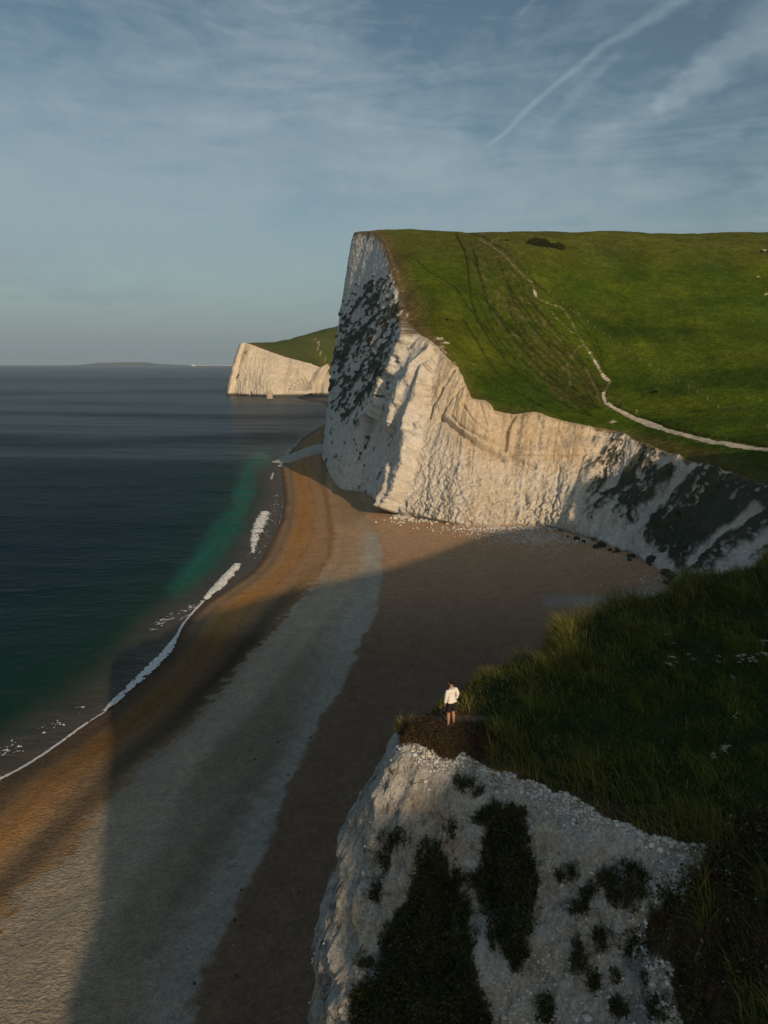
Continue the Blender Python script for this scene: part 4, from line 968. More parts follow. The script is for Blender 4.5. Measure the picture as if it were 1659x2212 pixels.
# ================================================================== BLADES AND LEAVES
def blades(name, X, Y, Z, H, Wd, lean, az_, colr, mat, tipw=.15):
    n = len(X); ca_, sa_ = np.cos(az_), np.sin(az_)
    tv = rsf.uniform(0, 2*pi, n); wx, wy = np.cos(tv)*Wd*.5, np.sin(tv)*Wd*.5
    V = []; 
    for t, wf_ in ((0, .8), (.4, 1.), (.75, .75), (1., tipw)):
        b_ = lean*t*t; cx, cy, cz = X+ca_*b_*H, Y+sa_*b_*H, Z+H*t*(1-.35*lean*t)
        V += [P3(cx-wx*wf_, cy-wy*wf_, cz), P3(cx+wx*wf_, cy+wy*wf_, cz)]
    V = np.stack(V, 1); k = np.arange(n)[:, None]*8
    F_ = np.concatenate([k+np.array([[2*j, 2*j+1, 2*j+3, 2*j+2]]) for j in range(3)], 0)
    C = np.repeat(colr[:, None], 8, 1); 
    return mesh_obj(name, V.reshape(-1, 3), F_, mat, col=C.reshape(-1, 3), smooth=False)
def leaves(name, X, Y, Z, size, colr, mat, parent=None, up=.5):
    n = len(X); d = rsf.normal(size=(n, 3)); d[:, 2] = d[:, 2]*.6+up; d /= np.linalg.norm(d, axis=1)[:, None]
    e = np.cross(d, rsf.normal(size=(n, 3))); e /= np.linalg.norm(e, axis=1)[:, None]
    s = size[:, None]; c = P3(X, Y, Z)
    V = np.stack([c, c+d*s*.5+e*s*.28, c+d*s, c+d*s*.5-e*s*.28], 1)
    return mesh_obj(name, V.reshape(-1, 3), np.arange(n*4).reshape(n, 4), mat, parent, col=np.repeat(colr[:, None], 4, 1).reshape(-1, 3), smooth=False)

# long grass over the headland
NB_ = 700000
bx, by = rsf.uniform(-1, 33, NB_), rsf.uniform(8, 46, NB_)
bz = near_z(bx, by); bu, bv = proj(P3(bx, by, bz))
inn = np.exp(0*bx)
g_ok = (bu < 1760) & (bv < 2330) & (bz > 30)
nb1 = fbm(P3(bx*.55, by*.55, 51.), 4); nb2 = fbm(P3(bx*1.7, by*1.7, 52.), 3)
gmb = sdf(bu, bv, GR_EDGE) + fbm(P3(bx*1.2, by*1.2, 31.), 4)*16
g_ok &= gmb < 2
brown_z = sdf(bu, bv, [(865, 1605), (870, 1580), (905, 1560), (960, 1572), (1040, 1568), (1062, 1590), (1040, 1640), (1000, 1632), (940, 1645)])   # dead stems at the tip
scrub_z = sdf(bu, bv, [(1541, 1832), (1600, 1790), (1700, 1770), (1800, 2400), (1300, 2400), (1380, 1930)])
path_z = np.hypot((bu-1000)/95, (bv-1555)/12)
back_d = -sdf(bx, by, POLY)
dens = np.clip(.62+nb1*.9+nb2*.5, .12, 1)*np.where(scrub_z < 0, .8, 1)*np.where(path_z < 1, .12, 1)
keep = g_ok & (rsf.uniform(size=NB_) < dens)
keep &= rsf.uniform(size=NB_) < np.clip(.30+.7*((bv < 2300)), 0, 1)*.62
bx, by, bz, nb1, nb2, bu, bv, brown_z, scrub_z, path_z, back_d, gmb = [q[keep] for q in (bx, by, bz, nb1, nb2, bu, bv, brown_z, scrub_z, path_z, back_d, gmb)]
n = len(bx)
backr = 1-sm(back_d, 1.0, 4.5)
tall = np.clip(.20 + .55*sm(nb1+.5*nb2, 0, .5) + backr*(bu > 1030)*(.18+.5*sm(nb1, -.1, .3))*sm(bu, 1010, 1260), .16, 1.1)*np.where(bu < 1010, .62, 1)
H = tall*rsf.uniform(.55, 1.25, n)*np.where(brown_z < 0, .75, 1)*np.where(path_z < 1.2, .4, 1)
c1_, c2_, c3_, c4_ = V3(.042, .080, .014), V3(.130, .155, .026), V3(.24, .20, .065), V3(.085, .050, .030)
Cb = mixa(np.broadcast_to(c1_, (n, 3)), np.broadcast_to(c2_, (n, 3)), np.clip(rsf.uniform(size=n)*.7+nb1*.9, 0, 1))
gold_lit = (rsf.uniform(size=n) < np.clip(+.06+.42*backr+nb2*.2+.25*np.exp(-np.clip(-gmb, 0, 99)/25), 0, .6))  # golden seed heads; the extra ones at the back rim paint in sunlight
Cb = mixa(Cb, np.broadcast_to(c3_, (n, 3)), gold_lit*.75)
Cb = mixa(Cb, np.broadcast_to(c4_*.8, (n, 3)), (brown_z < 6)*.85 + ((scrub_z < 0) & (nb1 < .1) & (brown_z >= 6))*.75)
Cb *= rsf.uniform(.7, 1.3, n)[:, None]
wind = radians(150)+rsf.normal(0, 1.1, n)
g1o = blades('grass', bx, by, bz-.04, H, rsf.uniform(.011, .024, n)*np.where(gold_lit, 1.1, 1), rsf.uniform(.15, 1.15, n), wind, Cb, m_grass, .25)
tag(g1o, 'long dark grass with golden seed heads and painted sunlight at the back rim covering the near headland', kind='stuff')
print('grass blades', n)

# low brown and green scrub over the slope at the right, and dead stems under the tip
sx = np.r_[rsf.uniform(4, 20, 500000), rsf.uniform(-.5, 6, 160000)]; sy = np.r_[rsf.uniform(4, 24, 500000), rsf.uniform(21, 26, 160000)]; sx, sy, sz0 = on_face(sx, sy, near_z(sx, sy)); su0, sv0 = proj(P3(sx, sy, sz0))
gs0 = sdf(su0, sv0, GR_EDGE)+fbm(P3(sx*1.2, sy*1.2, 31.), 4)*16
zs0 = sdf(su0, sv0, [(1541, 1832), (1600, 1790), (1700, 1770), (1800, 2400), (1300, 2400), (1380, 1930)])
q1 = fbm(P3(sx*.9, sy*.9, 81.), 4); q2 = fbm(P3(sx*2.6, sy*2.6, 83.), 3)
zt0 = sdf(su0, sv0, [(865, 1605), (868, 1578), (905, 1556), (960, 1566), (1040, 1566), (1065, 1590), (1045, 1648), (1000, 1640), (940, 1650)])
ok_ = ((zs0 < 25) | ((zt0 < 4) & (np.hypot(su0-974, (sv0-1572)*2) > 14))) & (gs0 < 34) & (sv0 < 2300) & (su0 < 1760) & (rsf.uniform(size=len(sx)) < np.clip(.5+q1*1.4, .03, 1)*np.clip(.75-gs0/40, .1, .9))
sx, sy, sz0, q1, q2 = [q[ok_] for q in (sx, sy, sz0, q1, q2)]
m = min(len(sx), 110000); sel = rsf.choice(len(sx), m, replace=False); sx, sy, sz0, q1, q2 = [q[sel] for q in (sx, sy, sz0, q1, q2)]
cc = mixa(np.broadcast_to(V3(.090, .058, .034), (m, 3)), np.broadcast_to(V3(.045, .062, .022), (m, 3)), sm(q2+q1*.6, -.15, .2))
cc = mixa(cc, np.broadcast_to(V3(.26, .22, .15), (m, 3)), (rsf.uniform(size=m) < .05)*.9)*rsf.uniform(.6, 1.35, m)[:, None]
cc = mixa(cc, np.broadcast_to(V3(.060, .040, .026), (m, 3)), (sx < 6.2)*.75)
o = leaves('scrub', sx, sy, sz0+rsf.uniform(0, 1, m)**1.4*(.12+.45*np.clip(q1+.3, 0, 1)), rsf.uniform(.06, .15, m)*np.where(sx < 6.2, .42, 1), cc, m_leaf)
tag(o, 'tangled brown and green scrub over the slope in the lower right corner', kind='stuff')

# white umbel flowers in the grass
FL = [(1452, 1431, 9), (1600, 1421, 5), (1620, 1426, 5), (1650, 1418, 5), (1497, 1421, 3), (1655, 1392, 3), (1560, 1425, 2), (1600, 1432, 2), (1580, 1458, 2), (1615, 1433, 2), (1563, 1620, 6), (1545, 1637, 3), (1462, 1384, 2), (1440, 1381, 2), (1590, 1550, 2)]
fxx = []
XX, YY = np.meshgrid(np.linspace(1, 30, 220), np.linspace(9, 44, 220)); ZZ = near_z(XX, YY); UU, VV_ = proj(P3(XX, YY, ZZ+.5))
for a, b_, k in FL:
    for q in range(k):
        aa, bb = a+rsf.normal(0, 7), b_+rsf.normal(0, 3.5)
        i = np.argmin((UU-aa)**2+(VV_-bb)**2 + 1e4*(YY > 45)); fxx.append((XX.ravel()[i]+rsf.uniform(-.08, .08), YY.ravel()[i]+rsf.uniform(-.08, .08), ZZ.ravel()[i]+rsf.uniform(.45, .75)))
fxx = np.array(fxx); rep = np.repeat(fxx, 14, 0)+rsf.normal(0, 1, (len(fxx)*14, 3))*(.045, .045, .012)
m_pet = mat_surf('white_petals', (.75, .76, .70), var=(), bumps=(), trans=.2)
o = leaves('wildflowers', rep[:, 0], rep[:, 1], rep[:, 2], np.full(len(rep), .038), np.ones((len(rep), 3)), m_pet)
tag(o, 'small clusters of white wildflowers scattered in the near grass', kind='stuff')

# scrub mats on the chalk face: one thing per patch
LBL = ['largest dark green ivy mat running down the middle of the near chalk face', 'long dark scrub mat right of the largest mat on the near chalk face',
       'brown heathery scrub patch right of the long mat on the near chalk face']
sm_l = ['narrow upright tuft just above the largest scrub mat', 'scattered tuft left of the top of the largest scrub mat', 'thin vertical tuft by the left edge of the near chalk face',
        'sparse tuft below the thin vertical one at the left edge of the chalk face', 'small dark tuft highest on the near chalk face, left of its twin', 'dark tuft highest on the near chalk face, right of its twin',
        'small round tuft between the long mat and the brown heathery patch', 'dark tuft below the small round one, right of the long mat', 'tall ragged scrub clump low between the long mat and the brown patch', 'small upright tuft below the brown heathery patch at lower right',
        'upright tuft straight below the brown heathery patch', 'upright scrub tuft by the left edge of the brown slope', 'ragged scrub tuft at the picture bottom right of the largest mat', 'scrub tuft at the picture bottom left of the brown slope',
        'tuft close to the lower left of the brown heathery patch', 'small tuft in the gap between the two big scrub mats', 'scrub tuft on the brown slope edge low down', 'scrub tuft lowest on the brown slope edge', 'smallest tuft beside the small round one',
        'sparse tuft left of the lower end of the largest mat', 'smallest tuft low on the chalk face at the right']
lx, ly = rsf.uniform(-6, 14, 900000), rsf.uniform(8, 26, 900000)
lx, ly, lz = on_face(lx, ly, near_z(lx, ly)); lu, lv = proj(P3(lx, ly, lz)); okf = (lv < 2260) & (lv > 1640) & (lu > 640) & (lz > 20)
lx, ly, lz, lu, lv = [q[okf] for q in (lx, ly, lz, lu, lv)]
nz_ = fbm(P3(lx*1.2, ly*1.2, 31.), 4); nl = fbm(P3(lx*2.2, ly*2.2, 61.), 3); nl2 = fbm(P3(lx*.8, ly*.8, 63.), 3); nl5 = fbm(P3(lx*2.6, ly*2.6+lz*.5, 65.), 3)
for k, pg in enumerate(VEG):
    dd_ = sdf(lu, lv, pg)+nz_*11+nl*9
    tuft = (nl5 > -.02 + np.clip(dd_, -14, 30)/(70. if k < 2 else 42.) + (.0 if k < 2 else .06))
    if k < 2: tuft |= dd_ < -5
    pr_ = tuft*1.0*np.where(nl < -.32, .3, 1)*(1 if k != 2 else .6)
    s_ = np.where(rsf.uniform(size=len(lx)) < pr_*(dd_ < (13 if k < 2 else 12))*(.62 if k < 2 else .9))[0]
    if len(s_) < 4: continue
    if len(s_) > 36000: s_ = rsf.choice(s_, 42000, replace=False)
    m = len(s_); zz_ = lz[s_] + rsf.uniform(0, 1, m)**1.3*(.10+.22*np.clip(nl2[s_]+.4, 0, 1)) - ly[s_]*0
    cc = mixa(np.broadcast_to(V3(.030, .046, .016), (m, 3)), np.broadcast_to(V3(.065, .072, .028), (m, 3)), rsf.uniform(size=m)*.8)
    cc = mixa(cc, np.broadcast_to(V3(.080, .050, .035), (m, 3)), (.7 if k == 2 else .25)*(nl[s_] > 0))
    cc = mixa(cc, np.broadcast_to(V3(.115, .115, .045), (m, 3)), (rsf.uniform(size=m) < .10)*.8)
    o = leaves('shrub', lx[s_], ly[s_]-rsf.uniform(0, .15, m), zz_, rsf.uniform(.07, .15, m), cc, m_leaf)
    tag(o, LBL[k] if k < 3 else sm_l[k-3], 'shrub', 'scrub patches growing on the near chalk face')

# thin stems standing out of the scrub and dotted over the face
st_ok = np.zeros(len(lx), bool)
for k, pg in enumerate(VEG): st_ok |= (sdf(lu, lv, pg) < 12) & (nl5 > -.05)
st_ok |= (nl5 > .40) & (nl > .1)
s_ = rsf.choice(np.where(st_ok)[0], 13000, replace=False); m = len(s_)
cs_ = mixa(np.broadcast_to(V3(.050, .060, .022), (m, 3)), np.broadcast_to(V3(.17, .14, .075), (m, 3)), (rsf.uniform(size=m) < .25)*1.0)*rsf.uniform(.6, 1.3, m)[:, None]
tag(blades('weeds', lx[s_], ly[s_]-.03, lz[s_]-.03, rsf.uniform(.12, .42, m), rsf.uniform(.012, .028, m), rsf.uniform(.3, 1.4, m), rsf.uniform(0, 2*pi, m), cs_, m_grass, .3), 'thin weeds and stems rooted in the near chalk face', kind='stuff')

# loose chalk along the front edge of the turf and over the face
def rubble(name, X, Y, Z, size, colr, mat, label, squash=.7):
    ph = (1+5**.5)/2; ico = np.array([(-1, ph, 0), (1, ph, 0), (-1, -ph, 0), (1, -ph, 0), (0, -1, ph), (0, 1, ph), (0, -1, -ph), (0, 1, -ph), (ph, 0, -1), (ph, 0, 1), (-ph, 0, -1), (-ph, 0, 1)])/1.9
    fa = np.array([(0, 11, 5), (0, 5, 1), (0, 1, 7), (0, 7, 10), (0, 10, 11), (1, 5, 9), (5, 11, 4), (11, 10, 2), (10, 7, 6), (7, 1, 8), (3, 9, 4), (3, 4, 2), (3, 2, 6), (3, 6, 8), (3, 8, 9), (4, 9, 5), (2, 4, 11), (6, 2, 10), (8, 6, 7), (9, 8, 1)])
    n = len(X); V = ico[None]*(1+rsf.uniform(-.25, .25, (n, 12, 1)))*rsf.uniform(.55, 1.1, (n, 1, 3)); a = rsf.uniform(0, 2*pi, n); c, s = np.cos(a)[:, None], np.sin(a)[:, None]
    V = P3(V[..., 0]*c-V[..., 1]*s, V[..., 0]*s+V[..., 1]*c, V[..., 2]*squash)*size[:, None, None]*.5 + P3(X, Y, Z)[:, None]
    F_ = (fa[None]+np.arange(n)[:, None, None]*12).reshape(-1, 3)
    o = mesh_obj(name, V.reshape(-1, 3), F_, mat, col=np.repeat(colr[:, None], 12, 1).reshape(-1, 3), smooth=False); tag(o, label, kind='stuff'); return o
rx, ry = rsf.uniform(-6, 15, 260000), rsf.uniform(9, 26, 260000); rx, ry, rz = on_face(rx, ry, near_z(rx, ry)); ru, rv = proj(P3(rx, ry, rz))
gme = sdf(ru, rv, GR_EDGE)+fbm(P3(rx*1.2, ry*1.2, 31.), 4)*16
n5 = fbm(P3(rx*.9, ry*.9, 71.), 3)
pe = np.exp(-np.clip(gme-2, 0, 999)/22)*(gme > -3)*(ru > 890)*.50 + (gme > 0)*np.clip(.05+n5*.25+.22*sm(rv, 1950, 2200)*(ru > 1080), .01, .3)*.32
vmk = np.zeros(len(rx))
for pg in VEG[:3]: vmk = np.maximum(vmk, sdf(ru, rv, pg) < 0)
s_ = np.where((rsf.uniform(size=len(rx)) < pe) & (vmk == 0) & (rv < 2280) & (ru > 640))[0]
m = len(s_); m_rub = mat_surf('loose_chalk', rough=.95, var=((3, .15),), bumps=())
sz_ = rsf.uniform(.05, .13, m)*(1+1.0*(rsf.uniform(size=m) < .12))*(1+.35*sm(rv[s_], 2000, 2250))
cc = mixa(np.broadcast_to(V3(.60, .595, .57), (m, 3)), np.broadcast_to(V3(.30, .27, .22), (m, 3)), rsf.uniform(size=m)**2)
rubble('chalk_rubble', rx[s_], ry[s_], rz[s_]+sz_*.05, sz_, cc, m_rub, 'loose chalk lumps below the turf edge and over the near face'); print('rubble', m)

# ================================================================== THINGS ON THE HILL AND THE SHORE
def bush(name, u0, v0, wpx, hpx, n, label, group, seed):
    x, y, z = on_hill(u0, v0+hpx*.45); sc_ = y/F; W_, Hh = wpx*sc_*.5, hpx*sc_*.55
    root = tag(empty(name, (x, y, z)), label, 'bush', group)
    r = np.random.RandomState(seed)
    k = max(3, int(W_/1.1)); cx_ = np.sort(r.uniform(-W_*.85, W_*.85, k)); cy_ = r.uniform(-.5, .5, k)*W_*.45; rr = r.uniform(.6, 1.0, k)*Hh*.75*(1-.45*(np.abs(cx_)/W_)**2)
    i = r.randint(0, k, n); d = r.normal(size=(n, 3)); d /= np.linalg.norm(d, axis=1)[:, None]; d[:, 2] = np.abs(d[:, 2])
    rad = r.uniform(.55, 1.05, n)[:, None]; P = np.c_[cx_[i], cy_[i], 0*cx_[i]]+d*rad*np.c_[rr[i]*1.3, rr[i]*1.3, rr[i]*1.15]
    gz = np.array([0.0]*n); gz = land_far(P[:, 0]+x, P[:, 1]+y)-land_far(np.array([x]), np.array([y])); P[:, 2] += gz-.15
    c = mixa(np.broadcast_to(V3(.028, .040, .014), (n, 3)), np.broadcast_to(V3(.055, .062, .022), (n, 3)), r.uniform(size=n))
    lo = leaves('foliage', P[:, 0], P[:, 1], P[:, 2], r.uniform(.35, .75, n)*min(1, Hh/2+.3), c, m_leaf, root)
    sv_ = []; sf = []
    for q in range(k):
        b0 = len(sv_); cz_ = 0
        for a in range(4): sv_.append((cx_[q]*.9+.12*cos(a*pi/2), cy_[q]*.9+.12*sin(a*pi/2), -.3+float(land_far(x+cx_[q], y+cy_[q])-land_far(x, y))))
        for a in range(4): sv_.append((cx_[q]+.05*cos(a*pi/2), cy_[q]+.05*sin(a*pi/2), rr[q]*.8+float(land_far(x+cx_[q], y+cy_[q])-land_far(x, y))))
        mesh_obj('stem', np.array(sv_[b0:]), np.array([(a, (a+1) % 4, 4+(a+1) % 4, 4+a) for a in range(4)]), m_wood, root, smooth=False)
bush('gorse_bush', 1189, 519, 92, 26, 7000, 'large dark gorse thicket just below the skyline of the hillside', 'dark bushes on the hillside', 1)
bush('gorse_bush', 1095, 516, 28, 6, 700, 'small dark bush left of the large gorse thicket near the skyline', 'dark bushes on the hillside', 2)
bush('gorse_bush', 1413, 845, 26, 12, 500, 'round dark bush between the footpath and the fence', 'dark bushes on the hillside', 3)
bush('gorse_bush', 1500, 887, 26, 6, 420, 'low dark bush at the foot of the hillside under the fence end', 'dark bushes on the hillside', 4)
bush('gorse_bush', 972, 692, 24, 7, 420, 'low dark bush on the slope above the white buttress', 'dark bushes on the hillside', 5)
bush('gorse_bush', 1648, 541, 34, 7, 500, 'dark bush beside the bare chalk scar at the right edge', 'dark bushes on the hillside', 6)
bush('gorse_bush', 1020, 654, 12, 6, 220, 'tiny dark bush on the slope left of the worn tracks', 'dark bushes on the hillside', 7)
bush('gorse_bush', 1411, 506, 10, 3, 90, 'tiny bush alone on the upper right of the hillside', 'dark bushes on the hillside', 8)

# fence up the slope
PS = [(1062, 522), (1085, 540), (1110, 562), (1138, 588), (1161, 605), (1172, 617), (1185, 631), (1195, 640), (1216, 653), (1231, 667), (1250, 680), (1269, 694), (1285, 706), (1303, 717), (1317, 727), (1338, 744), (1359, 758), (1382, 776), (1402, 788), (1421, 800), (1445, 812),
      (1465, 824), (1488, 836), (1506, 847), (1528, 862), (1551, 878), (1656, 918)]
fence = None
def post_mesh(hh=1.35, r=.065, name='post'):
    v_ = []
    for z, s in ((-.3, 1), (hh-.06, .95), (hh, .6)):
        for a in range(6): v_.append((r*s*cos(a*pi/3), r*s*sin(a*pi/3), z))
    f4 = [(k*6+a, k*6+(a+1) % 6, k*6+6+(a+1) % 6, k*6+6+a) for k in range(2) for a in range(6)]
    return np.array(v_), [np.array(f4), np.array([[12+a for a in range(6)]])]
pts = []
v_, f_ = post_mesh(); post_proto = None
for a, b_ in PS:
    x, y, z = on_hill(a, b_+4)
    if fence is None:
        fence = tag(empty('fence', (x, y, z)), 'post and wire fence running down the green hillside beside the footpath', 'fence'); O0 = V3(x, y, z)
        post_proto = mesh_obj('fence_post', v_, f_, m_wood, fence, smooth=False); po = post_proto
    else:
        po = post_proto.copy(); COL.objects.link(po); po.parent = fence
    po.location = (x-O0[0], y-O0[1], z-O0[2]); po.rotation_euler = (radians(rsf.uniform(-4, 4)), radians(rsf.uniform(-4, 4)), rsf.uniform(0, 3))
    pts.append(V3(x, y, z)-O0)
wv_, wf_ = [], []
for k in range(len(pts)-1):
    for hgt_ in (.45, .85, 1.2):
        a, b_ = pts[k]+V3(0, 0, hgt_), pts[k+1]+V3(0, 0, hgt_); i0 = len(wv_)
        for P_ in (a, b_):
            for q in range(3): wv_.append(P_+V3(0, .006*cos(q*2.1), .006*sin(q*2.1)))
        wf_ += [(i0+q, i0+(q+1) % 3, i0+3+(q+1) % 3, i0+3+q) for q in range(3)]
mesh_obj('wire', np.array(wv_), np.array(wf_), m_wire, fence, smooth=False)
# dark kissing gate at the lower end of the fence
x, y, z = on_hill(1578, 889)
gate = tag(empty('kissing_gate', (x, y, z), .3), 'dark wooden kissing gate at the lower right end of the fence', 'gate')
m_dwood = mat_surf('dark_wood', (.05, .045, .035), var=((4, .2),), bumps=())
pv, pf_ = post_mesh(1.5, .11)
pr0 = mesh_obj('gate_post', pv, pf_, m_dwood, gate, smooth=False)
for px_g in (1.5, 3.2, 4.4, 5.2):
    q = pr0.copy(); COL.objects.link(q); q.parent = gate; q.location = (px_g, .3*sin(px_g*3), 0)
for z0 in (.35, .7, 1.05, 1.3):
    bv_, bf_ = box(.1, 1.4, -.04, .04, z0, z0+.11); mesh_obj('gate_bar', bv_, bf_, m_dwood, gate, smooth=False)
    bv_, bf_ = box(4.45, 5.2, -.04, .04, z0, z0+.11); mesh_obj('gate_bar', bv_, bf_, m_dwood, gate, smooth=False)
x, y, z = on_hill(1300+750/1659*0+0, 900)
x, y, z = on_hill(1374, 892)
sp_ = tag(empty('signpost', (x, y, z)), 'short wooden waymark post beside the footpath', 'signpost')
pv, pf_ = post_mesh(1.3, .09); mesh_obj('post', pv, pf_, m_wood, sp_, smooth=False)
bv_, bf_ = box(-.05, .75, -.04, .04, .95, 1.15); mesh_obj('sign_arm', bv_, bf_, m_wood, sp_, smooth=False)

# boulders at the foot of the cove
BO = [(1411, 1213, 30, 'largest dark boulder standing at the foot of the shaded cove cliff'), (1449, 1246, 26, 'second largest dark boulder near the headland grass, at the end of the boulder line'),
      (1262, 1172, 12, None), (1284, 1180, 13, None), (1298, 1183, 10, None), (1316, 1191, 12, None), (1337, 1196, 11, None), (1352, 1200, 13, None), (1372, 1205, 12, None), (1388, 1205, 12, None),
      (1425, 1232, 14, None), (1437, 1240, 16, None), (1432, 1256, 14, None), (1463, 1262, 14, None), (1243, 1166, 10, None), (1476, 1270, 15, None), (1362, 1212, 7, None), (1228, 1163, 8, None), (1395, 1216, 9, None), (1418, 1224, 8, None), (1440, 1262, 10, None), (1322, 1186, 8, None), (1405, 1226, 6, None), (1470, 1250, 12, None), (1310, 1196, 5, None)]
ms = [rock_mesh('boulder', k, 3, .4, 1, .9, .8, m_bould, (.050, .050, .034)) for k in range(4)]
rb_ = np.random.RandomState(5)
for k, (a, b_, w, l) in enumerate(BO):
    if l is None: w *= rb_.uniform(.55, 1.45); a += rb_.normal(0, 6); b_ += rb_.normal(0, 2)
    p = at_z(a, b_+w*.3, 2.2); sc_ = p[1]/F*w*.5
    o = bpy.data.objects.new('boulder', ms[k % 4]); COL.objects.link(o); o.location = (p[0], p[1], float(beach_z(p[0], p[1]))+sc_*.45); o.scale = (sc_,)*3; o.rotation_euler = (0, 0, k*1.3)
    tag(o, l or 'dark weedy boulder in the line along the foot of the shaded cove cliff', 'boulder', 'dark boulders at the cliff foot')
# fallen chalk on the beach
def scat(cx_, cy_, sx_, sy_, n, s0, s1):
    a = cx_+rsf.normal(0, 1, n)*sx_; b_ = cy_+rsf.normal(0, 1, n)*sy_; p = at_z(a, b_, 2.8); return p[:, 0], p[:, 1], beach_z(p[:, 0], p[:, 1]), rsf.uniform(s0, s1, n)
sets = [scat(1130, 1160, 45, 9, 420, .25, .9), scat(1075, 1150, 45, 8, 260, .2, .8), scat(1190, 1162, 30, 10, 260, .2, .8), scat(1020, 1140, 50, 4, 160, .3, 1.2), scat(930, 1124, 40, 3, 120, .4, 1.6), scat(1120, 1140, 60, 3, 160, .4, 1.5),
        scat(1185, 1185, 20, 6, 60, .2, .6), scat(1330, 1205, 50, 8, 80, .2, .6), scat(1280, 1230, 80, 22, 22, .2, .55), scat(1420, 1245, 25, 10, 40, .3, .9), scat(1260, 1168, 40, 4, 90, .4, 1.2), scat(870, 1116, 12, 3, 60, .5, 2.2)]
XX_ = [np.concatenate([s_[k] for s_ in sets]) for k in range(4)]
mm = len(XX_[0]); rubble('fallen_chalk', XX_[0], XX_[1], XX_[2]+XX_[3]*.1, XX_[3], np.clip(V3(.56, .55, .51)*rsf.uniform(.8, 1.1, (mm, 1)), 0, 1), m_rub, 'white lumps of fallen chalk strewn on the back of the beach', .55)
# ================================================================== PEOPLE
def skin_obj(name, joints, edges, mat, parent, root=0, sub=2, apply=True):
    me = bpy.data.meshes.new(name); me.from_pydata([j[0] for j in joints], edges, []); me.materials.append(mat)
    o = bpy.data.objects.new(name, me); COL.objects.link(o)
    md = o.modifiers.new('skin', 'SKIN'); md.use_smooth_shade = True; md.branch_smoothing = .6
    if not me.skin_vertices: 
        bpy.context.view_layer.objects.active = o; bpy.ops.mesh.customdata_skin_add()
    for k, j in enumerate(joints):
        r = j[1]; me.skin_vertices[0].data[k].radius = r if isinstance(r, tuple) else (r, r)
        me.skin_vertices[0].data[k].use_root = (k == root)
    s = o.modifiers.new('subsurf', 'SUBSURF'); s.levels = s.render_levels = sub
    o.parent = parent; return o
m_skin = mat_surf('skin', (.42, .22, .14), rough=.6, var=(), bumps=())
m_shirt = mat_surf('white_shirt', (.78, .77, .73), rough=.9, var=((6, .06),), bumps=((9, .012),))
m_short = mat_surf('dark_shorts', (.018, .018, .022), rough=.9, var=(), bumps=())
m_hair = mat_surf('dark_hair', (.014, .010, .008), rough=.7, var=(), bumps=((60, .01),))
m_black = mat_surf('black_strap', (.01, .01, .01), rough=.5, var=(), bumps=())
m_shoe = mat_surf('worn_shoes', (.05, .05, .05), rough=.9, var=(), bumps=())
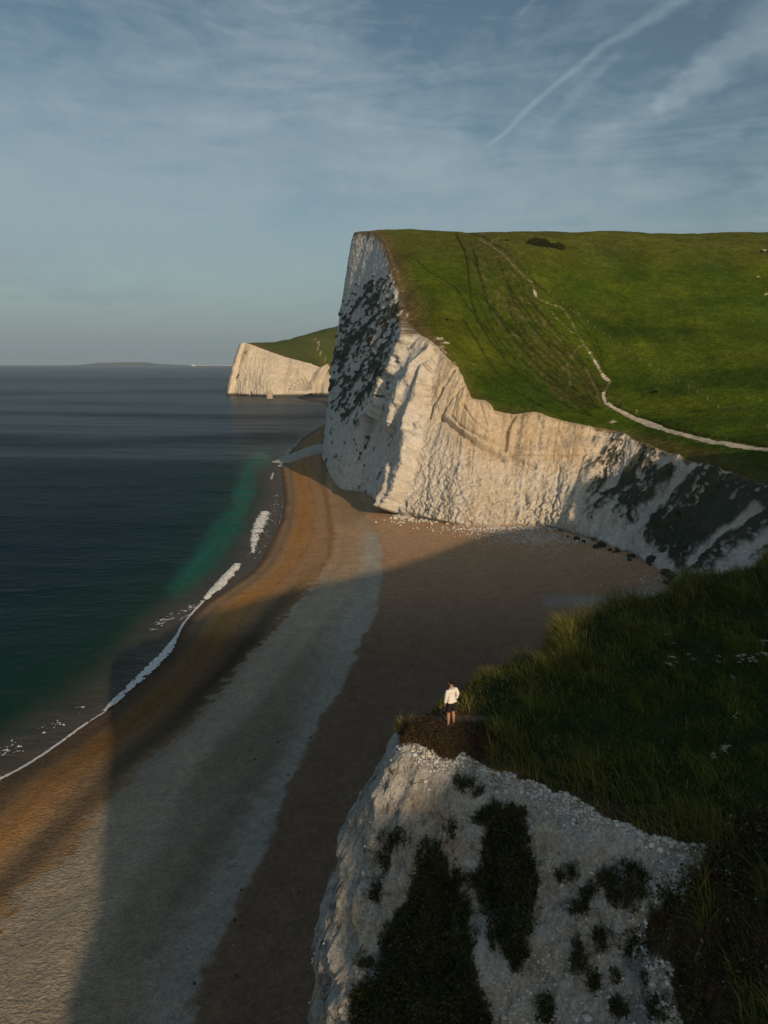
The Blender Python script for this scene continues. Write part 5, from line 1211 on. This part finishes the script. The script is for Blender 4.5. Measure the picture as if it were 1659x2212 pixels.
def person_figure(root):
    # facing +Y, height 1.78; left arm hangs, right hand in the pocket
    J = [((0, 0, .95), (.13, .10)), ((0, 0, 1.10), (.12, .085)), ((0, .0, 1.28), (.14, .095)), ((0, -.01, 1.40), (.11, .08)), ((0, -.005, 1.50), (.062, .062)), ((-.005, .015, 1.575), (.060, .066)),
         ((-.01, .03, 1.64), (.084, .104)), ((-.012, .03, 1.71), (.086, .106)), ((-.012, .025, 1.775), (.055, .065)),
         ((-.10, .0, .86), (.088, .09)), ((-.115, .01, .66), .082), ((-.12, .01, .48), .066), ((-.125, -.01, .34), .068), ((-.13, -.005, .10), .036), ((-.13, .01, .045), .038), ((-.145, .12, .03), (.042, .026)), ((-.15, .18, .025), (.03, .018)),
         ((.10, .0, .86), (.088, .09)), ((.105, .0, .66), .082), ((.105, .02, .48), .066), ((.11, -.01, .34), .068), ((.115, -.02, .10), .036), ((.115, -.01, .045), .038), ((.14, .10, .03), (.042, .026)), ((.15, .16, .025), (.03, .018)),
         ((-.185, -.01, 1.41), .048), ((-.25, -.015, 1.18), .044), ((-.275, .02, .95), .032), ((-.278, .035, .90), (.030, .022)), ((-.278, .04, .85), (.040, .022)),
         ((.185, -.01, 1.41), .048), ((.242, -.073, 1.20), .044), ((.235, .02, 1.0), .032), ((.19, .055, .93), (.030, .022)), ((.165, .07, .885), (.038, .024))]
    E = [(0, 1), (1, 2), (2, 3), (3, 4), (4, 5), (5, 6), (6, 7), (7, 8), (0, 9), (9, 10), (10, 11), (11, 12), (12, 13), (13, 14), (14, 15), (15, 16), (0, 17), (17, 18), (18, 19), (19, 20), (20, 21), (21, 22), (22, 23), (23, 24),
         (3, 25), (25, 26), (26, 27), (27, 28), (28, 29), (3, 30), (30, 31), (31, 32), (32, 33), (33, 34)]
    # nose
    J.append(((-.035, .13, 1.665), (.014, .016))); E.append((6, len(J)-1))
    body = skin_obj('body', J, E, m_skin, root)
    def fingers(c, d, side, nm):
        for q, (o_, ln_) in enumerate(((-.028, .062), (-.010, .072), (.010, .068), (.027, .054))):
            a = V3(*c)+V3(0, o_, 0); pts_ = [a, a+V3(0, 0, -1)*ln_*.5+V3(d*.004, 0, 0), a+V3(0, 0, -1)*ln_*.95+V3(d*.022, 0, 0)]
            skin_obj('finger', [(tuple(p_), r_) for p_, r_ in zip(pts_, (.0095, .009, .0075))], [(0, 1), (1, 2)], m_skin, body, 0, 1)
        a = V3(*c)+V3(0, .034, .02); pts_ = [a, a+V3(d*.012, .02, -.03), a+V3(d*.02, .02, -.055)]
        skin_obj('thumb', [(tuple(p_), r_) for p_, r_ in zip(pts_, (.011, .010, .008))], [(0, 1), (1, 2)], m_skin, body, 0, 1)
    fingers((-.278, .04, .835), 1, -1, 'left')
    for s in (-1, 1): 
        e_ = rock_mesh('ear', 2, 2, .05, .012, .022, .033, m_skin); eo = bpy.data.objects.new('ear', e_); COL.objects.link(eo); eo.location = (-.012+s*.078, .02, 1.655); eo.parent = body
    # clothes
    SJ = [((0, .0, .885), (.185, .150)), ((0, 0, .95), (.180, .142)), ((0, 0, 1.10), (.172, .130)), ((0, 0, 1.28), (.195, .140)), ((0, -.01, 1.415), (.195, .132)), ((0, -.012, 1.475), (.130, .112)), ((0, -.012, 1.50), (.090, .085)),
          ((-.195, -.01, 1.405), (.088, .088)), ((-.25, -.015, 1.18), .072), ((-.272, .010, .985), .056), ((-.275, .02, .95), .052), ((.195, -.01, 1.405), (.088, .088)), ((.245, -.075, 1.20), .072), ((.24, .0, 1.03), .058), ((.225, .03, .98), .052)]
    skin_obj('shirt', SJ, [(0, 1), (1, 2), (2, 3), (3, 4), (4, 5), (5, 6), (4, 7), (7, 8), (8, 9), (9, 10), (4, 11), (11, 12), (12, 13), (13, 14)], m_shirt, root, 2)
    KJ = [((0, 0, 1.00), (.155, .125)), ((0, 0, .90), (.172, .138)), ((-.10, .0, .80), (.118, .122)), ((-.118, .01, .62), (.112, .112)), ((-.122, .01, .54), (.11, .11)), ((.10, 0, .80), (.118, .122)), ((.108, .0, .62), (.112, .112)), ((.112, .01, .54), (.11, .11))]
    skin_obj('shorts', KJ, [(0, 1), (1, 2), (2, 3), (3, 4), (1, 5), (5, 6), (6, 7)], m_short, root)
    HJ = [((-.01, -.03, 1.615), (.070, .055)), ((-.012, -.022, 1.69), (.094, .088)), ((-.012, .005, 1.765), (.088, .098)), ((-.014, .065, 1.805), (.062, .040))]
    skin_obj('hair', HJ, [(0, 1), (1, 2), (2, 3)], m_hair, root)
    for s, (fx_, fy_) in ((-1, (-.13, .0)), (1, (.115, -.015))):
        skin_obj('shoe', [((fx_, fy_-.04, .045), (.046, .045)), ((fx_+s*.01, fy_+.06, .04), (.050, .040)), ((fx_+s*.02, fy_+.16, .032), (.046, .032)), ((fx_+s*.025, fy_+.20, .028), (.032, .024))], [(0, 1), (1, 2), (2, 3)], m_shoe, root)
    skin_obj('watch', [((-.2765, .022, .948), (.040, .040)), ((-.2775, .026, .930), (.040, .040))], [(0, 1)], m_black, root, 0, 1)
# the man on the tip of the headland
cand = P3(*np.meshgrid(np.linspace(1.2, 6, 200), np.linspace(22, 28, 200))); 
xx, yy = np.meshgrid(np.linspace(1.0, 6, 240), np.linspace(22, 29, 300)); zz_ = near_z(xx, yy); uu_, vv_ = proj(P3(xx, yy, zz_))
i = np.argmin((uu_-974)**2+(vv_-1564)**2 + 1e3*(zz_ < 37)); mx, my, mz = xx.ravel()[i], yy.ravel()[i], zz_.ravel()[i]
print('man at', mx, my, mz)
man = tag(empty('person', (mx, my, mz-.03), radians(34)), 'person in white long-sleeved shirt and dark shorts standing at the headland tip', 'person')
person_figure(man)
pp = proj(np.array([[mx, my, mz+1.78], [mx, my, mz]])); print('man rows', pp)

# the distant walker on the path
x, y, z = on_hill(1312, 872)
wk = tag(empty('person', (x, y, z), radians(160)), 'tiny walker in dark clothes and pale cap on the footpath bend', 'person')
m_dk = mat_surf('dark_clothes', (.03, .035, .05), var=(), bumps=())
WJ = [((0, 0, .92), (.17, .14)), ((0, 0, 1.2), (.19, .15)), ((0, 0, 1.42), (.16, .12)), ((0, 0, 1.52), .07), ((0, .02, 1.66), (.10, .11)), ((-.11, .12, .5), .09), ((-.12, .08, .05), .06), ((-.12, .2, .04), .05), ((.11, -.1, .5), .09), ((.12, -.22, .06), .06), ((.12, -.1, .04), .05),
      ((-.24, .02, 1.38), .07), ((-.3, .08, 1.1), .06), ((-.26, .25, .95), .05), ((.24, -.02, 1.38), .07), ((.3, -.08, 1.1), .06), ((.28, .0, .88), .05)]
skin_obj('body', WJ, [(0, 1), (1, 2), (2, 3), (3, 4), (0, 5), (5, 6), (6, 7), (0, 8), (8, 9), (9, 10), (2, 11), (11, 12), (12, 13), (2, 14), (14, 15), (15, 16)], m_dk, wk, 0, 1)
cp_ = rock_mesh('cap', 1, 2, .03, .13, .15, .09, m_pet); co_ = bpy.data.objects.new('cap', cp_); COL.objects.link(co_); co_.location = (0, .03, 1.76); co_.parent = wk
# scraps of weed and dark stones lying about the shaded shingle
a_ = np.r_[rsf.uniform(760, 1380, 70), rsf.uniform(380, 900, 50)]; b__ = np.r_[rsf.uniform(1190, 1560, 70), rsf.uniform(1330, 2150, 50)]
p_ = at_z(a_, b__, 2.8); k_ = (p_[:, 0] > shore_x(p_[:, 1])+6); p_ = p_[k_]; m = len(p_)
rubble('beach_stones', p_[:, 0], p_[:, 1], beach_z(p_[:, 0], p_[:, 1])+.03, rsf.uniform(.12, .45, m), np.where(rsf.uniform(size=(m, 1)) < .75, V3(.05, .045, .035), V3(.4, .39, .36)), m_rub, 'scattered dark weed scraps and stones on the shaded shingle', .4)
